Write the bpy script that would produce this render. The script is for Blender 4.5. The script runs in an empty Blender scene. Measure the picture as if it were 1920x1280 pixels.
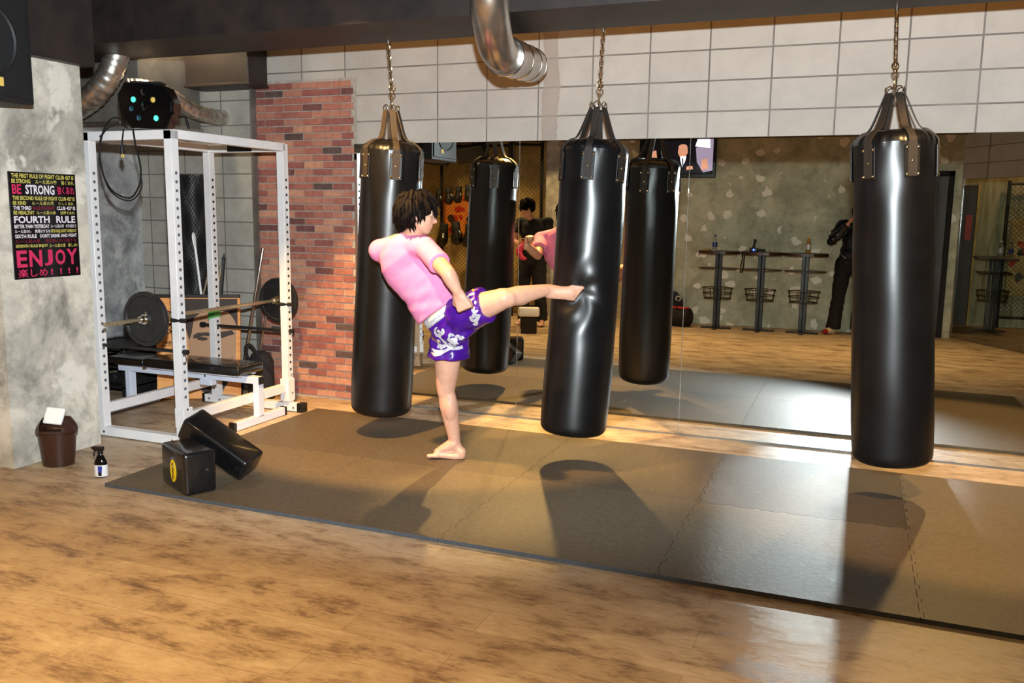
import bpy, bmesh, math, random
import numpy as np
from mathutils import Matrix, Vector, Euler, Quaternion
from mathutils.bvhtree import BVHTree
from mathutils.geometry import tessellate_polygon
S = bpy.context.scene
COL = S.collection
random.seed(7)
R = math.radians

# ------------------------------------------------------------------ camera
def make_camera():
    f, yaw, pitch, roll = 1627.87, 0.37559, 0.147386, 0.0135634
    fw = Vector((-math.sin(yaw)*math.cos(pitch), math.cos(yaw)*math.cos(pitch), -math.sin(pitch)))
    r0 = Vector((math.cos(yaw), math.sin(yaw), 0)); u0 = r0.cross(fw)
    r = r0*math.cos(roll)+u0*math.sin(roll); u = r.cross(fw)
    c = bpy.data.cameras.new('Camera'); c.sensor_width = 36; c.lens = f/1920*36; c.clip_start = .02
    o = bpy.data.objects.new('Camera', c); COL.objects.link(o)
    o.matrix_world = Matrix(((r.x, u.x, -fw.x, 0), (r.y, u.y, -fw.y, 0), (r.z, u.z, -fw.z, 1.5), (0, 0, 0, 1)))
    S.camera = o
make_camera()
# ------------------------------------------------------------------ world, lights, exposure
W = bpy.data.worlds.new('World'); S.world = W; W.use_nodes = True
W.node_tree.nodes['Background'].inputs['Color'].default_value = (1, .8, .6, 1)
W.node_tree.nodes['Background'].inputs['Strength'].default_value = 0.02
S.view_settings.view_transform = 'Standard'; S.view_settings.look = 'None'
S.view_settings.exposure = 0.45; S.view_settings.gamma = 1.0
cy = S.cycles
cy.use_guiding = True; cy.use_surface_guiding = True; cy.use_volume_guiding = False
cy.guiding_training_samples = 128
cy.sample_clamp_indirect = 60.0; cy.blur_glossy = 0.3
cy.use_denoising = True
cy.max_bounces = 9; cy.glossy_bounces = 6; cy.diffuse_bounces = 3; cy.transparent_max_bounces = 8

def aim(o, d):
    o.rotation_euler = Vector(d).to_track_quat('-Z', 'Y').to_euler()
def lamp(name, kind, loc, d, energy, color, size, angle=None, blend=.5):
    l = bpy.data.lights.new(name, kind); l.energy = energy; l.color = color
    if kind == 'AREA':
        l.shape = 'DISK'; l.size = size
    else:
        l.shadow_soft_size = size
        if angle: l.spot_size = R(angle); l.spot_blend = blend
    o = bpy.data.objects.new(name, l); COL.objects.link(o); o.location = loc; aim(o, d)
    return o
# the flash unit on the camera's hot shoe, held by the photographer
_f = lamp('flash_light', 'SPOT', (-.01, .05, 1.82), (-.37, 1, .03), 1150, (.88, .97, 1), .035, 62, .40); _f.scale = (2.0, 1, 1)
# warm ceiling spots in front of the beam
lamp('spot_light', 'SPOT', (-2.85, 3.7, 2.98), (.12, 1, -1.62), 540, (1, .58, .18), .045, 60, .3)
lamp('spot_light', 'SPOT', (.85, 3.65, 2.98), (-.12, 1, -1.6), 240, (1, .60, .22), .045, 63, .3)
# ceiling downlights in the rest of the room
for x, y, e, a in ((-2.9, 1.7, 240, 84), (-1.1, 1.5, 200, 84), (.8, 1.4, 190, 84), (-5.4, .9, 240, 120), (-4.2, 0.2, 90, 120)):
    lamp('down_light', 'SPOT', (x, y, 2.96), (0, 0, -1), e, (1, .66, .28), .08, a, 1.0)
lamp('down_light', 'SPOT', (-4.9, 5.3, 3.0), (.1, 0, -1), 30, (1, .75, .45), .08, 150, .6)
lamp('down_light', 'SPOT', (2.2, -1.5, 2.96), (0, 0, -1), 30, (1, .6, .25), .08, 150, .6)
# warm strip lighting the wall behind the beam
_s = lamp('strip_light', 'AREA', (-.6, 5.14, 2.98), (0, .6, -1), 8, (1, .42, .09), 1)
_s.data.shape = 'RECTANGLE'; _s.data.size = 6.4; _s.data.size_y = .05; _s.rotation_euler = (R(31), 0, 0)

# ------------------------------------------------------------------ materials
def srgb(r, g, b):
    f = lambda c: (c/255/12.92) if c/255 <= .04045 else ((c/255+.055)/1.055)**2.4
    return (f(r), f(g), f(b), 1)
class NT:
    def __init__(s, name):
        s.m = bpy.data.materials.new(name); s.m.use_nodes = True; s.t = s.m.node_tree
        s.b = s.t.nodes['Principled BSDF']
    def n(s, typ, props=None, **inp):
        nd = s.t.nodes.new(typ)
        for k, v in (props or {}).items(): setattr(nd, k, v)
        for k, v in inp.items():
            k2 = int(k[1:]) if k[0] == '_' and k[1:].isdigit() else k.replace('_', ' ')
            s.set(nd, k2, v)
        return nd
    def set(s, nd, k, v):
        i = nd.inputs[k]
        if isinstance(v, bpy.types.NodeSocket): s.t.links.new(v, i)
        elif isinstance(v, bpy.types.Node): s.t.links.new(v.outputs[0], i)
        else: i.default_value = v
    def pos(s, scale=(1, 1, 1), loc=(0, 0, 0), rot=(0, 0, 0)):
        g = s.n('ShaderNodeNewGeometry'); mp = s.n('ShaderNodeMapping', Vector=g.outputs['Position'], Scale=scale, Location=loc, Rotation=rot)
        return mp.outputs[0]
    def obj(s, scale=(1, 1, 1)):
        g = s.n('ShaderNodeTexCoord'); mp = s.n('ShaderNodeMapping', Vector=g.outputs['Object'], Scale=scale)
        return mp.outputs[0]
    def noise(s, vec, scale, detail=4, rough=.5, dist=0):
        return s.n('ShaderNodeTexNoise', Vector=vec, Scale=scale, Detail=detail, Roughness=rough, Distortion=dist).outputs[0]
    def ramp(s, fac, stops, interp='LINEAR'):
        nd = s.n('ShaderNodeValToRGB', Fac=fac); cr = nd.color_ramp; cr.interpolation = interp
        while len(cr.elements) < len(stops): cr.elements.new(.5)
        for e, (p, c) in zip(cr.elements, stops):
            e.position = p; e.color = c if len(c) == 4 else (*c, 1)
        return nd.outputs[0]
    def mix(s, fac, a, b, mode='MIX'):
        nd = s.n('ShaderNodeMix', {'data_type': 'RGBA', 'blend_type': mode})
        s.set(nd, 0, fac); s.set(nd, 6, a); s.set(nd, 7, b); return nd.outputs[2]
    def math(s, op, a, b=0.0, c=0.0):
        nd = s.n('ShaderNodeMath', {'operation': op}); s.set(nd, 0, a); s.set(nd, 1, b); s.set(nd, 2, c); return nd.outputs[0]
    def bump(s, h, strength=.3, dist=.01):
        nd = s.n('ShaderNodeBump', Height=h, Strength=strength, Distance=dist); s.set(s.b, 'Normal', nd.outputs[0])
    def fin(s, **k):
        for a, v in k.items(): s.set(s.b, a.replace('_', ' '), v)
        return s.m
M = {}
def plain(name, col, rough=.5, metal=0, coat=0, spec=.5):
    t = NT(name); t.fin(Base_Color=srgb(*col), Roughness=rough, Metallic=metal, Coat_Weight=coat, Specular_IOR_Level=spec)
    M[name] = t.m; return t.m
def glow(name, col, e):
    t = NT(name); t.fin(Base_Color=srgb(*col), Emission_Color=srgb(*col), Emission_Strength=e); M[name] = t.m; return t.m

def mat_floor():
    t = NT('wood_floor')
    p = t.pos((1.0, 2.3, 1))
    a = t.noise(p, 3.0, 11, .72, .3); b = t.noise(t.pos((2.5, 10, 1)), 6.0, 8, .75)
    f = t.math('ADD', t.math('MULTIPLY', a, .72), t.math('MULTIPLY', b, .30))
    c = t.ramp(f, [(.33, srgb(92, 68, 52)), (.42, srgb(142, 116, 90)), (.50, srgb(188, 162, 132)), (.64, srgb(214, 192, 164))])
    br = t.n('ShaderNodeTexBrick', {'offset': .37}, Vector=t.pos(), Scale=1.0, Mortar_Size=.0012, Brick_Width=1.2, Row_Height=.18)
    br.inputs['Color1'].default_value = (1, 1, 1, 1); br.inputs['Color2'].default_value = (.86, .84, .82, 1); br.inputs['Mortar'].default_value = (.55, .5, .45, 1)
    c = t.mix(1.0, c, br.outputs[0], 'MULTIPLY')
    t.bump(b, .08, .004)
    M['floor'] = t.fin(Base_Color=c, Roughness=t.ramp(a, [(.3, (.42,)*3), (.7, (.54,)*3)]), Specular_IOR_Level=.6)
mat_floor()
def mat_block(name='block', base=(182, 176, 168), dark=(154, 149, 142), grid=True):
    t = NT(name)
    g = t.n('ShaderNodeNewGeometry'); sp = t.n('ShaderNodeSeparateXYZ', Vector=g.outputs['Position'])
    cb = t.n('ShaderNodeCombineXYZ', X=t.math('ADD', sp.outputs[0], .185+.39*40), Y=t.math('ADD', sp.outputs[2], .151), Z=0.0)
    br = t.n('ShaderNodeTexBrick', {'offset': 0.0}, Vector=cb.outputs[0], Scale=1.0, Mortar_Size=.0056, Mortar_Smooth=.2, Brick_Width=.39, Row_Height=.193)
    br.inputs['Color1'].default_value = srgb(*base); br.inputs['Color2'].default_value = srgb(*[v-9 for v in base]); br.inputs['Mortar'].default_value = srgb(104, 99, 95)
    n1 = t.noise(t.pos((1, 1, 1)), 3.5, 7, .65); n2 = t.noise(t.pos((1, 1, .4)), 14, 5, .7)
    c = t.mix(t.ramp(n1, [(.42, (0, 0, 0)), (.72, (.6, .6, .6))]), br.outputs[0], srgb(*dark))
    c = t.mix(t.ramp(n2, [(.60, (0, 0, 0)), (.80, (.30, .30, .30))]), c, srgb(150, 142, 132))
    # a rough band of filled render running up the wall
    band = t.math('ABSOLUTE', t.math('SUBTRACT', t.math('ADD', sp.outputs[0], t.math('MULTIPLY', n1, .12)), -1.985))
    c = t.mix(t.ramp(band, [(.030, (.75, .75, .75)), (.052, (.9, .9, .9)), (.060, (0, 0, 0))]), c, srgb(150, 138, 128))
    h = t.math('ADD', t.math('MULTIPLY', br.outputs[1], -1.0), t.math('MULTIPLY', n2, .35))
    t.bump(h, .45, .006)
    M[name] = t.fin(Base_Color=c, Roughness=.85)
mat_block()
mat_block('block_old', (168, 164, 154), (118, 114, 106))
def mat_concrete(name, c0, c1, patch, patchc, vscale=3.3, bandz=False):
    t = NT(name)
    p = t.pos()
    n1 = t.noise(p, 2.6, 9, .66, .4); n2 = t.noise(p, 9, 6, .7)
    c = t.ramp(n1, [(.36, srgb(*c0)), (.62, srgb(*c1))])
    c = t.mix(t.ramp(n2, [(.5, (0, 0, 0)), (.75, (.5, .5, .5))]), c, srgb(*[int(v*.62) for v in c0]))
    if patch < 0:
        k = t.ramp(t.noise(t.pos((1, 1, .8), (3, 1, 0)), 3.0, 9, .62, .3), [(-patch, (0, 0, 0)), (-patch+.05, (.8, .8, .8))])
        c = t.mix(k, c, srgb(*patchc))
        k = t.ramp(t.noise(t.pos((1, 1, .7), (9, 1, 4)), 2.2, 8, .65, .3), [(.56, (0, 0, 0)), (.68, (.75, .75, .75))])
        c = t.mix(k, c, srgb(*[int(v*.72) for v in c0]))
    if patch > 0:
        v = t.n('ShaderNodeTexVoronoi', Vector=t.mix(.17, p, t.n('ShaderNodeTexNoise', Vector=p, Scale=8.0, Detail=6.0).outputs[1], 'ADD'), Scale=vscale, Randomness=.72)
        k = t.ramp(v.outputs[0], [(patch-.03, (1, 1, 1)), (patch, (0, 0, 0))])
        c = t.mix(k, c, srgb(*patchc))
    t.bump(n2, .5, .008)
    M[name] = t.fin(Base_Color=c, Roughness=.85)
mat_concrete('column_concrete', (138, 134, 126), (216, 208, 194), -.56, (226, 220, 208), 4.2)
mat_concrete('alcove_concrete', (112, 113, 115), (188, 188, 186), -.56, (198, 196, 192), 3.0)
mat_concrete('rear_concrete', (160, 152, 124), (202, 192, 160), .25, (240, 226, 204), 4.0)
mat_concrete('cage_concrete', (176, 146, 84), (214, 180, 112), 0, (0, 0, 0))
def mat_noisy(name, a, b, scale, rough, metal=0, bump=.1, aniso=(1, 1, 1), coat=0):
    t = NT(name); n = t.noise(t.pos(aniso), scale, 6, .6)
    t.bump(n, bump, .004)
    M[name] = t.fin(Base_Color=t.ramp(n, [(.35, srgb(*a)), (.65, srgb(*b))]), Roughness=rough, Metallic=metal, Coat_Weight=coat)
mat_noisy('beam', (30, 25, 24), (48, 38, 34), 5, .55)
mat_noisy('ceiling', (34, 30, 28), (48, 42, 38), 3, .8)
mat_noisy('soffit', (70, 50, 30), (98, 72, 44), 4, .8)
mat_noisy('mat_a', (88, 75, 57), (102, 88, 69), 40, .56, bump=.25)
mat_noisy('mat_b', (66, 54, 41), (80, 67, 52), 40, .56, bump=.25)
mat_noisy('mat_c', (79, 67, 51), (94, 81, 64), 40, .56, bump=.25)
mat_noisy('mat_edge', (66, 70, 76), (80, 84, 92), 60, .6, bump=.2)
mat_noisy('bag_leather', (9, 9, 10), (15, 15, 17), 7, .33, bump=.10)
mat_noisy('pad_leather', (12, 12, 13), (20, 20, 22), 30, .30, bump=.25, coat=.5)
mat_noisy('patch_leather', (7, 7, 7), (11, 10, 10), 30, .42, bump=.2)
mat_noisy('webbing', (26, 19, 14), (40, 30, 22), 90, .7, bump=.4)
mat_noisy('galvanised', (168, 160, 150), (205, 200, 195), 6, .28, .95, .05)
mat_noisy('flex_duct', (175, 165, 150), (225, 220, 215), 20, .34, .92, .1)
mat_noisy('dull_duct', (90, 88, 84), (124, 120, 114), 3, .55, .3, .05)
mat_noisy('mortar', (150, 140, 130), (176, 166, 156), 30, .9, bump=.4)
for i, (a, b) in enumerate([((146, 88, 76), (166, 104, 88)), ((156, 102, 86), (176, 120, 100)), ((126, 72, 66), (146, 88, 78)),
                            ((92, 56, 54), (112, 70, 66)), ((172, 120, 96), (190, 138, 112)), ((74, 56, 54), (92, 72, 66)), ((180, 158, 142), (200, 180, 164))]):
    mat_noisy('brick%d' % i, a, b, 26, .85, bump=.5)
mat_noisy('chrome', (190, 186, 180), (225, 220, 215), 4, .12, 1, .0)
mat_noisy('chain_metal', (200, 178, 140), (236, 220, 190), 30, .16, 1, .0)
mat_noisy('steel_bar', (196, 180, 150), (225, 210, 180), 60, .36, .85, .1)
mat_noisy('rack_paint', (222, 220, 222), (232, 230, 230), 8, .35, bump=.02)
mat_noisy('bench_paint', (205, 212, 232), (216, 222, 238), 8, .35, bump=.02)
mat_noisy('wood_dark', (46, 26, 16), (72, 44, 28), 8, .35, bump=.05, aniso=(1, 6, 6))
mat_noisy('door_brown', (44, 30, 20), (58, 40, 26), 5, .5)
mat_noisy('shirt_pink', (224, 128, 174), (232, 142, 184), 6, .85, bump=.25, aniso=(1, 1, 2.4))
mat_noisy('satin_purple', (62, 12, 128), (88, 22, 160), 5, .30, bump=.35)
mat_noisy('satin_silver', (196, 196, 204), (226, 226, 234), 60, .38, .25, .6)
mat_noisy('satin_gold', (206, 150, 40), (236, 184, 60), 40, .4, .2, .3)
mat_noisy('skin', (206, 152, 126), (220, 168, 142), 8, .5, bump=.05)
mat_noisy('hair', (9, 4, 4), (16, 8, 7), 60, .75, bump=.4, aniso=(1, 1, .3))
M['hair'].node_tree.nodes['Principled BSDF'].inputs['Specular IOR Level'].default_value = .15
mat_noisy('black_cloth', (16, 16, 19), (26, 26, 30), 20, .85, bump=.3)
mat_noisy('shiny_jacket', (16, 19, 30), (28, 34, 50), 9, .28, bump=.6)
mat_noisy('bin_plastic', (54, 32, 24), (62, 38, 28), 5, .28)
mat_noisy('rubber', (20, 20, 21), (30, 30, 31), 30, .5, bump=.2)
mat_noisy('speaker_black', (16, 17, 19), (24, 25, 28), 60, .6, bump=.3)
mat_noisy('art_wood', (226, 146, 74), (240, 170, 98), 5, .55, aniso=(1, 1, 6))
mat_noisy('glove_leather', (14, 12, 12), (24, 20, 18), 20, .3, bump=.2)
for n, c, r, m in [('black_plastic', (14, 14, 15), .4, 0), ('gloss_black', (8, 8, 9), .1, 0), ('white_plastic', (238, 234, 228), .4, 0), ('hole_dark', (88, 92, 104), .7, 0),
                   ('hole_black', (30, 30, 34), .8, 0), ('yellow_ink', (238, 200, 20), .4, 0), ('poster_black', (14, 9, 14), .22, 0), ('ink_yellow', (196, 186, 92), .4, 0),
                   ('ink_white', (222, 214, 222), .4, 0), ('ink_pink', (206, 44, 92), .4, 0), ('ink_dark_pink', (120, 28, 48), .4, 0), ('green_tape', (90, 170, 90), .6, 0),
                   ('label_white', (222, 222, 224), .4, 0), ('label_blue', (50, 60, 150), .4, 0), ('red_sign', (170, 40, 36), .5, 0), ('art_dark', (52, 34, 24), .6, 0),
                   ('art_mid', (176, 134, 100), .6, 0), ('art_ink', (60, 36, 18), .6, 0), ('wire_black', (20, 18, 14), .5, .3), ('fence_wire', (40, 32, 18), .5, .4), ('red_cloth', (190, 30, 40), .6, 0),
                   ('pink_cloth', (230, 60, 110), .5, 0), ('grey_pvc', (100, 104, 108), .5, 0), ('white_rod', (225, 225, 225), .35, 0), ('eye_white', (220, 215, 210), .3, 0),
                   ('lip', (170, 90, 80), .5, 0), ('sock', (225, 205, 170), .8, 0), ('sock_red', (150, 20, 30), .8, 0), ('grey_cloth', (150, 146, 132), .9, 0), ('screen_black', (5, 5, 7), .2, 0),
                   ('art_red', (190, 40, 20), .7, 0), ('art_orange', (225, 130, 40), .7, 0), ('seam_dark', (60, 56, 50), .6, 0), ('straw', (214, 180, 90), .7, 0), ('nail', (236, 190, 170), .35, 0)]:
    plain(n, c, r, m)
glow('screen_white', (225, 228, 255), 1.6); glow('screen_skin', (215, 150, 120), .8); glow('screen_suit', (18, 16, 26), .4); glow('screen_mauve', (150, 135, 160), .9)
glow('lens_green', (70, 220, 180), 1.0); glow('blue_led', (60, 90, 255), 6); glow('emit_warm', (255, 190, 110), 12)
def mat_mirror():
    t = NT('mirror_glass'); M['mirror'] = t.fin(Base_Color=(.86, .89, .86, 1), Metallic=1.0, Roughness=0.0)
mat_mirror()
def mat_bottle():
    t = NT('clear_plastic'); M['clear'] = t.fin(Base_Color=(.9, .93, .95, 1), Roughness=.08, Transmission_Weight=.9, IOR=1.35)
    t = NT('tea_plastic'); M['tea'] = t.fin(Base_Color=(.85, .55, .2, 1), Roughness=.08, Transmission_Weight=.6, IOR=1.35)
mat_bottle()
def mat_pane():
    t = NT('glass_pane'); tr = t.n('ShaderNodeBsdfTransparent', Color=(.93, .95, .93, 1)); gl = t.n('ShaderNodeBsdfGlossy', Roughness=.02)
    f = t.n('ShaderNodeFresnel', IOR=1.25); mxs = t.n('ShaderNodeMixShader'); t.set(mxs, 0, f); t.set(mxs, 1, tr); t.set(mxs, 2, gl)
    t.t.links.new(mxs.outputs[0], t.t.nodes['Material Output'].inputs[0]); M['pane'] = t.m
mat_pane()
mat_noisy('plank_wall', (128, 118, 86), (176, 166, 130), 5, .8, aniso=(4, 4, .35))
def mat_lens():
    t = NT('lens_glass'); n = t.n('ShaderNodeLayerWeight', Blend=.4)
    M['lens'] = t.fin(Base_Color=t.ramp(n.outputs[1], [(0, srgb(60, 180, 160)), (.5, srgb(120, 120, 230)), (1, srgb(220, 240, 255))]), Metallic=.9, Roughness=.06)
mat_lens()

# ------------------------------------------------------------------ mesh helpers
class MB:
    """collects shapes for ONE mesh object"""
    def __init__(s): s.v = []; s.f = []; s.m = []; s.mats = []; s.sm = []
    def mi(s, m):
        m = M[m] if isinstance(m, str) else m
        if m not in s.mats: s.mats.append(m)
        return s.mats.index(m)
    def add(s, vs, fs, m, smooth=False):
        k = len(s.v); i = s.mi(m); s.v += [tuple(v) for v in vs]
        for f in fs: s.f.append([a+k for a in f]); s.m.append(i); s.sm.append(smooth)
    def box(s, a, b, m, bev=0, mx=None):
        a = Vector(a); b = Vector(b); c = (a+b)/2; h = (b-a)/2
        bm = bmesh.new(); bmesh.ops.create_cube(bm, size=1)
        for v in bm.verts: v.co = Vector((v.co.x*2*h.x, v.co.y*2*h.y, v.co.z*2*h.z))
        if bev: bmesh.ops.bevel(bm, geom=bm.edges[:], offset=min(bev, min(abs(h.x), abs(h.y), abs(h.z))*.95), segments=3 if bev > .008 else 1, affect='EDGES', profile=.6)
        mt = Matrix.Translation(c) if mx is None else mx @ Matrix.Translation(c)
        bm.verts.index_update()
        s.add([mt @ v.co for v in bm.verts], [[v.index for v in f.verts] for f in bm.faces], m, bev > .008); bm.free(); return s
    def tube(s, pts, r, m, n=10, closed=False, cap=True, flat=None):
        pts = [Vector(p) for p in pts]; N = len(pts); rs = r if hasattr(r, '__len__') else [r]*N
        vs = []; up = None
        for i, p in enumerate(pts):
            if closed: d = pts[(i+1) % N]-pts[i-1]
            else: d = pts[min(i+1, N-1)]-pts[max(i-1, 0)]
            d.normalize()
            if up is None:
                up = Vector((0, 0, 1)) if abs(d.z) < .9 else Vector((1, 0, 0))
            x = up.cross(d)
            if x.length < 1e-4: x = Vector((0, 1, 0)).cross(d)
            x.normalize(); y = d.cross(x); up = y
            for k in range(n):
                a = 2*math.pi*k/n; vs.append(p+x*math.cos(a)*rs[i]+y*math.sin(a)*rs[i]*(flat or 1))
        fs = []
        for i in range(N if closed else N-1):
            j = (i+1) % N
            for k in range(n):
                l = (k+1) % n; fs.append([i*n+k, i*n+l, j*n+l, j*n+k])
        if cap and not closed: fs += [list(range(n))[::-1], [(N-1)*n+k for k in range(n)]]
        s.add(vs, fs, m, True); return s
    def rod(s, a, b, r, m, n=12, r2=None): return s.tube([a, b], [r, r if r2 is None else r2], m, n)
    def bar(s, a, b, w, h, m, up=(0, 0, 1)):
        a = Vector(a); b = Vector(b); d = (b-a).normalized(); x = Vector(up).cross(d)
        if x.length < 1e-4: x = Vector((1, 0, 0)).cross(d)
        x.normalize(); y = d.cross(x)
        q = [(-w/2, -h/2), (w/2, -h/2), (w/2, h/2), (-w/2, h/2)]
        vs = [p+x*i+y*j for p in (a, b) for i, j in q]
        s.add(vs, [[3, 2, 1, 0], [4, 5, 6, 7], [0, 1, 5, 4], [1, 2, 6, 5], [2, 3, 7, 6], [3, 0, 4, 7]], m); return s
    def lathe(s, prof, m, n=32, mx=None, scale=(1, 1)):
        mx = mx or Matrix(); vs = []; fs = []
        for r, z in prof:
            for k in range(n):
                a = 2*math.pi*k/n; vs.append(mx @ Vector((r*math.cos(a)*scale[0], r*math.sin(a)*scale[1], z)))
        for i in range(len(prof)-1):
            for k in range(n):
                l = (k+1) % n; fs.append([i*n+k, i*n+l, (i+1)*n+l, (i+1)*n+k])
        if prof[0][0] > 1e-4: fs.append(list(range(n))[::-1])
        if prof[-1][0] > 1e-4: fs.append([(len(prof)-1)*n+k for k in range(n)])
        s.add(vs, fs, m, True); return s
    def ell(s, c, r, m, mx=None, n=16):
        prof = [(math.sin(math.pi*i/(n//2+2)), -math.cos(math.pi*i/(n//2+2))) for i in range(n//2+3)]
        r = (r, r, r) if not hasattr(r, '__len__') else r
        t = Matrix.Translation(c) @ (mx or Matrix()) @ Matrix.Diagonal((*r, 1))
        prof[0] = (1e-4, -1); prof[-1] = (1e-4, 1)
        return s.lathe(prof, m, n, t)
    def prism(s, poly, d, m, mx=None, smooth=False):
        """poly in local xy, extruded along local z from 0 to d"""
        mx = mx or Matrix(); n = len(poly)
        vs = [mx @ Vector((x, y, 0)) for x, y in poly]+[mx @ Vector((x, y, d)) for x, y in poly]
        fs = [list(range(n))[::-1], [n+k for k in range(n)]]+[[k, (k+1) % n, n+(k+1) % n, n+k] for k in range(n)]
        s.add(vs, fs, m, smooth); return s
    def torus(s, c, R_, r, m, mx=None, n=24, k=8, stretch=0):
        mx = Matrix.Translation(c) @ (mx or Matrix()); pts = []
        for i in range(n):
            a = 2*math.pi*i/n; z = math.sin(a)*R_; z += stretch*(1 if z > 0 else -1) if stretch else 0
            pts.append(mx @ Vector((math.cos(a)*R_, 0, z)))
        return s.tube(pts, r, m, k, closed=True)
    def build(s, name, parent=None, loc=None):
        me = bpy.data.meshes.new(name); me.from_pydata(s.v, [], s.f)
        for m in s.mats: me.materials.append(m)
        me.polygons.foreach_set('material_index', s.m); me.polygons.foreach_set('use_smooth', s.sm)
        me.update()
        o = bpy.data.objects.new(name, me); COL.objects.link(o)
        if any(s.sm) and hasattr(me, 'set_sharp_from_angle'): me.set_sharp_from_angle(angle=R(42))
        if parent is not None: adopt(o, parent)
        return o
def adopt(o, parent):
    o.parent = parent; o.matrix_parent_inverse = world(parent).inverted()
def world(o):
    m = o.matrix_basis.copy()
    if o.parent: m = world(o.parent) @ o.matrix_parent_inverse @ m
    return m
def thing(name, label, cat, loc=(0, 0, 0), group=None):
    o = bpy.data.objects.new(name, None); o.empty_display_size = .1; COL.objects.link(o); o.location = loc
    return tag(o, label, cat, group)
def tag(o, label, cat, group=None, kind=None):
    o['label'] = label; o['category'] = cat
    if group: o['group'] = group
    if kind: o['kind'] = kind
    return o
def struct(o): o['kind'] = 'structure'; return o
def sbox(name, a, b, m, bev=0): return struct(MB().box(a, b, m, bev).build(name))
def bez(pts, n=8):
    """Catmull-Rom through pts"""
    P = [Vector(p) for p in pts]; P = [P[0]*2-P[1]]+P+[P[-1]*2-P[-2]]; out = []
    for i in range(1, len(P)-2):
        for k in range(n):
            t = k/n; a, b, c, d = P[i-1:i+3]
            out.append(.5*((2*b)+(c-a)*t+(2*a-5*b+4*c-d)*t*t+(3*b-a-3*c+d)*t**3))
    out.append(P[-2]); return out
def copy_tree(o, parent=None):
    c = o.copy(); COL.objects.link(c); c.parent = parent
    for ch in list(o.children): copy_tree(ch, c)
    return c

# ------------------------------------------------------------------ room
sbox('floor', (-7.2, -2.4, -.12), (4.2, 6.1, 0), 'floor')
sbox('ceiling', (-7.2, -2.4, 3.05), (4.2, 6.1, 3.2), 'ceiling')
sbox('wall_back', (-4.53, 5.85, 0), (4.2, 6.05, 3.05), 'block')
sbox('wall_back_alcove', (-5.85, 5.845, 0), (-4.53, 6.05, 3.05), 'block_old')
sbox('wall_left', (-5.95, 4.05, 0), (-5.75, 5.85, 3.05), 'alcove_concrete')
sbox('wall_left', (-7.2, -.7, 0), (-7.0, 4.05, 3.05), 'cage_concrete')
sbox('wall_left_return', (-7.0, 4.05, 0), (-5.95, 4.2, 3.05), 'alcove_concrete')
sbox('wall_rear', (-4.05, -.7, 0), (1.15, -.5, 3.05), 'rear_concrete')
sbox('wall_rear_cage', (-7.0, -.7, 0), (-4.25, -.5, 3.05), 'cage_concrete')
sbox('column_rear', (-4.25, -.7, 0), (-4.05, -.36, 3.05), 'column_concrete')
sbox('column', (-5.15, 3.45, 0), (-4.43, 4.07, 3.05), 'column_concrete')
sbox('beam', (-7.0, 4.5, 2.56), (4.2, 5.05, 3.05), 'beam')
sbox('soffit_column', (-6.2, 3.35, 2.335), (-4.36, 4.12, 3.05), 'beam')
sbox('soffit_rear', (-7.0, -.5, 2.52), (1.4, -.05, 3.05), 'soffit')
# the angled wall to the photographer's right
AW0 = Vector((1.13, -.52, 0)); AD = Vector((.56, .83, 0)).normalized(); AN = Vector((-AD.y, AD.x, 0))
AMX = Matrix(((AD.x, AN.x, 0, AW0.x), (AD.y, AN.y, 0, AW0.y), (0, 0, 1, 0), (0, 0, 0, 1)))
struct(MB().box((.02, -.12, 1.98), (4.6, 0, 3.05), 'block', mx=AMX).build('wall_angled'))
sbox('wall_annex', (1.15, -2.3, 0), (4.2, -2.1, 3.05), 'plank_wall')
sbox('wall_annex_side', (.95, -2.3, 0), (1.15, -.7, 3.05), 'column_concrete')
sbox('wall_right', (3.9, -2.3, 0), (4.1, 5.85, 3.05), 'block')

def brick_panel():
    b = MB(); X0, X1, y1, y0 = -4.515, -3.51, 5.85, 5.838
    b.box((X0, 5.841, 0.0), (X1-.09, 5.85, 2.49), 'mortar')
    rh = .0547; bw = .176; rnd = random.Random(3)
    for r in range(45):
        z = .012+r*rh; x = X0-(bw/2 if r % 2 else 0)+rnd.uniform(-.004, .004)
        xr = X1-.105-.0  # right edge of the brickwork
        while x < xr-.02:
            a = max(x, X0)+.004; c = min(x+bw, xr)-.004
            if c-a > .025:
                t = r/45; w = [4, 5, 3, 1.5, 3.5*(1-t)+.2, 1.2*t+.3, .12]
                k = rnd.choices(range(7), w)[0]
                d = rnd.uniform(0, .003)
                b.box((a, 5.832-d, z+.004), (c, 5.842, z+rh-.004), 'brick%d' % k, .0025)
            x += bw
    return struct(b.build('wall_brick_facing'))
brick_panel()

def door():
    d = MB().box((.42, -.5, 0), (1.0, -.47, 2.02), 'door_brown', .004).build('door_1'); struct(d)
    f = MB()
    for a, c in (((.36, -.5, 0), (.42, -.455, 2.08)), ((1.0, -.5, 0), (1.06, -.455, 2.08)), ((.36, -.5, 2.02), (1.06, -.455, 2.08))): f.box(a, c, 'hole_black', .004)
    f.build('door_frame', d)
    MB().rod((.5, -.47, 1.0), (.5, -.42, 1.0), .012, 'chrome').rod((.49, -.425, 1.0), (.60, -.425, 1.0), .009, 'chrome').build('door_handle', d)
def door_two():
    d = MB().box((1.30, -2.1, 0), (1.50, -2.06, 1.96), 'door_brown', .004).build('door_2'); struct(d)
    f = MB()
    for a, c in (((1.25, -2.1, 0), (1.30, -2.05, 2.0)), ((1.50, -2.1, 0), (1.53, -2.05, 2.0))): f.box(a, c, 'cage_concrete', .004)
    f.build('door_frame', d)
    s = MB().box((1.38, -2.06, 1.2), (1.46, -2.052, 1.55), 'red_sign', .002).build('door_sign', d); s['label'] = 'red notice plate'
door_two()
door()

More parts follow.
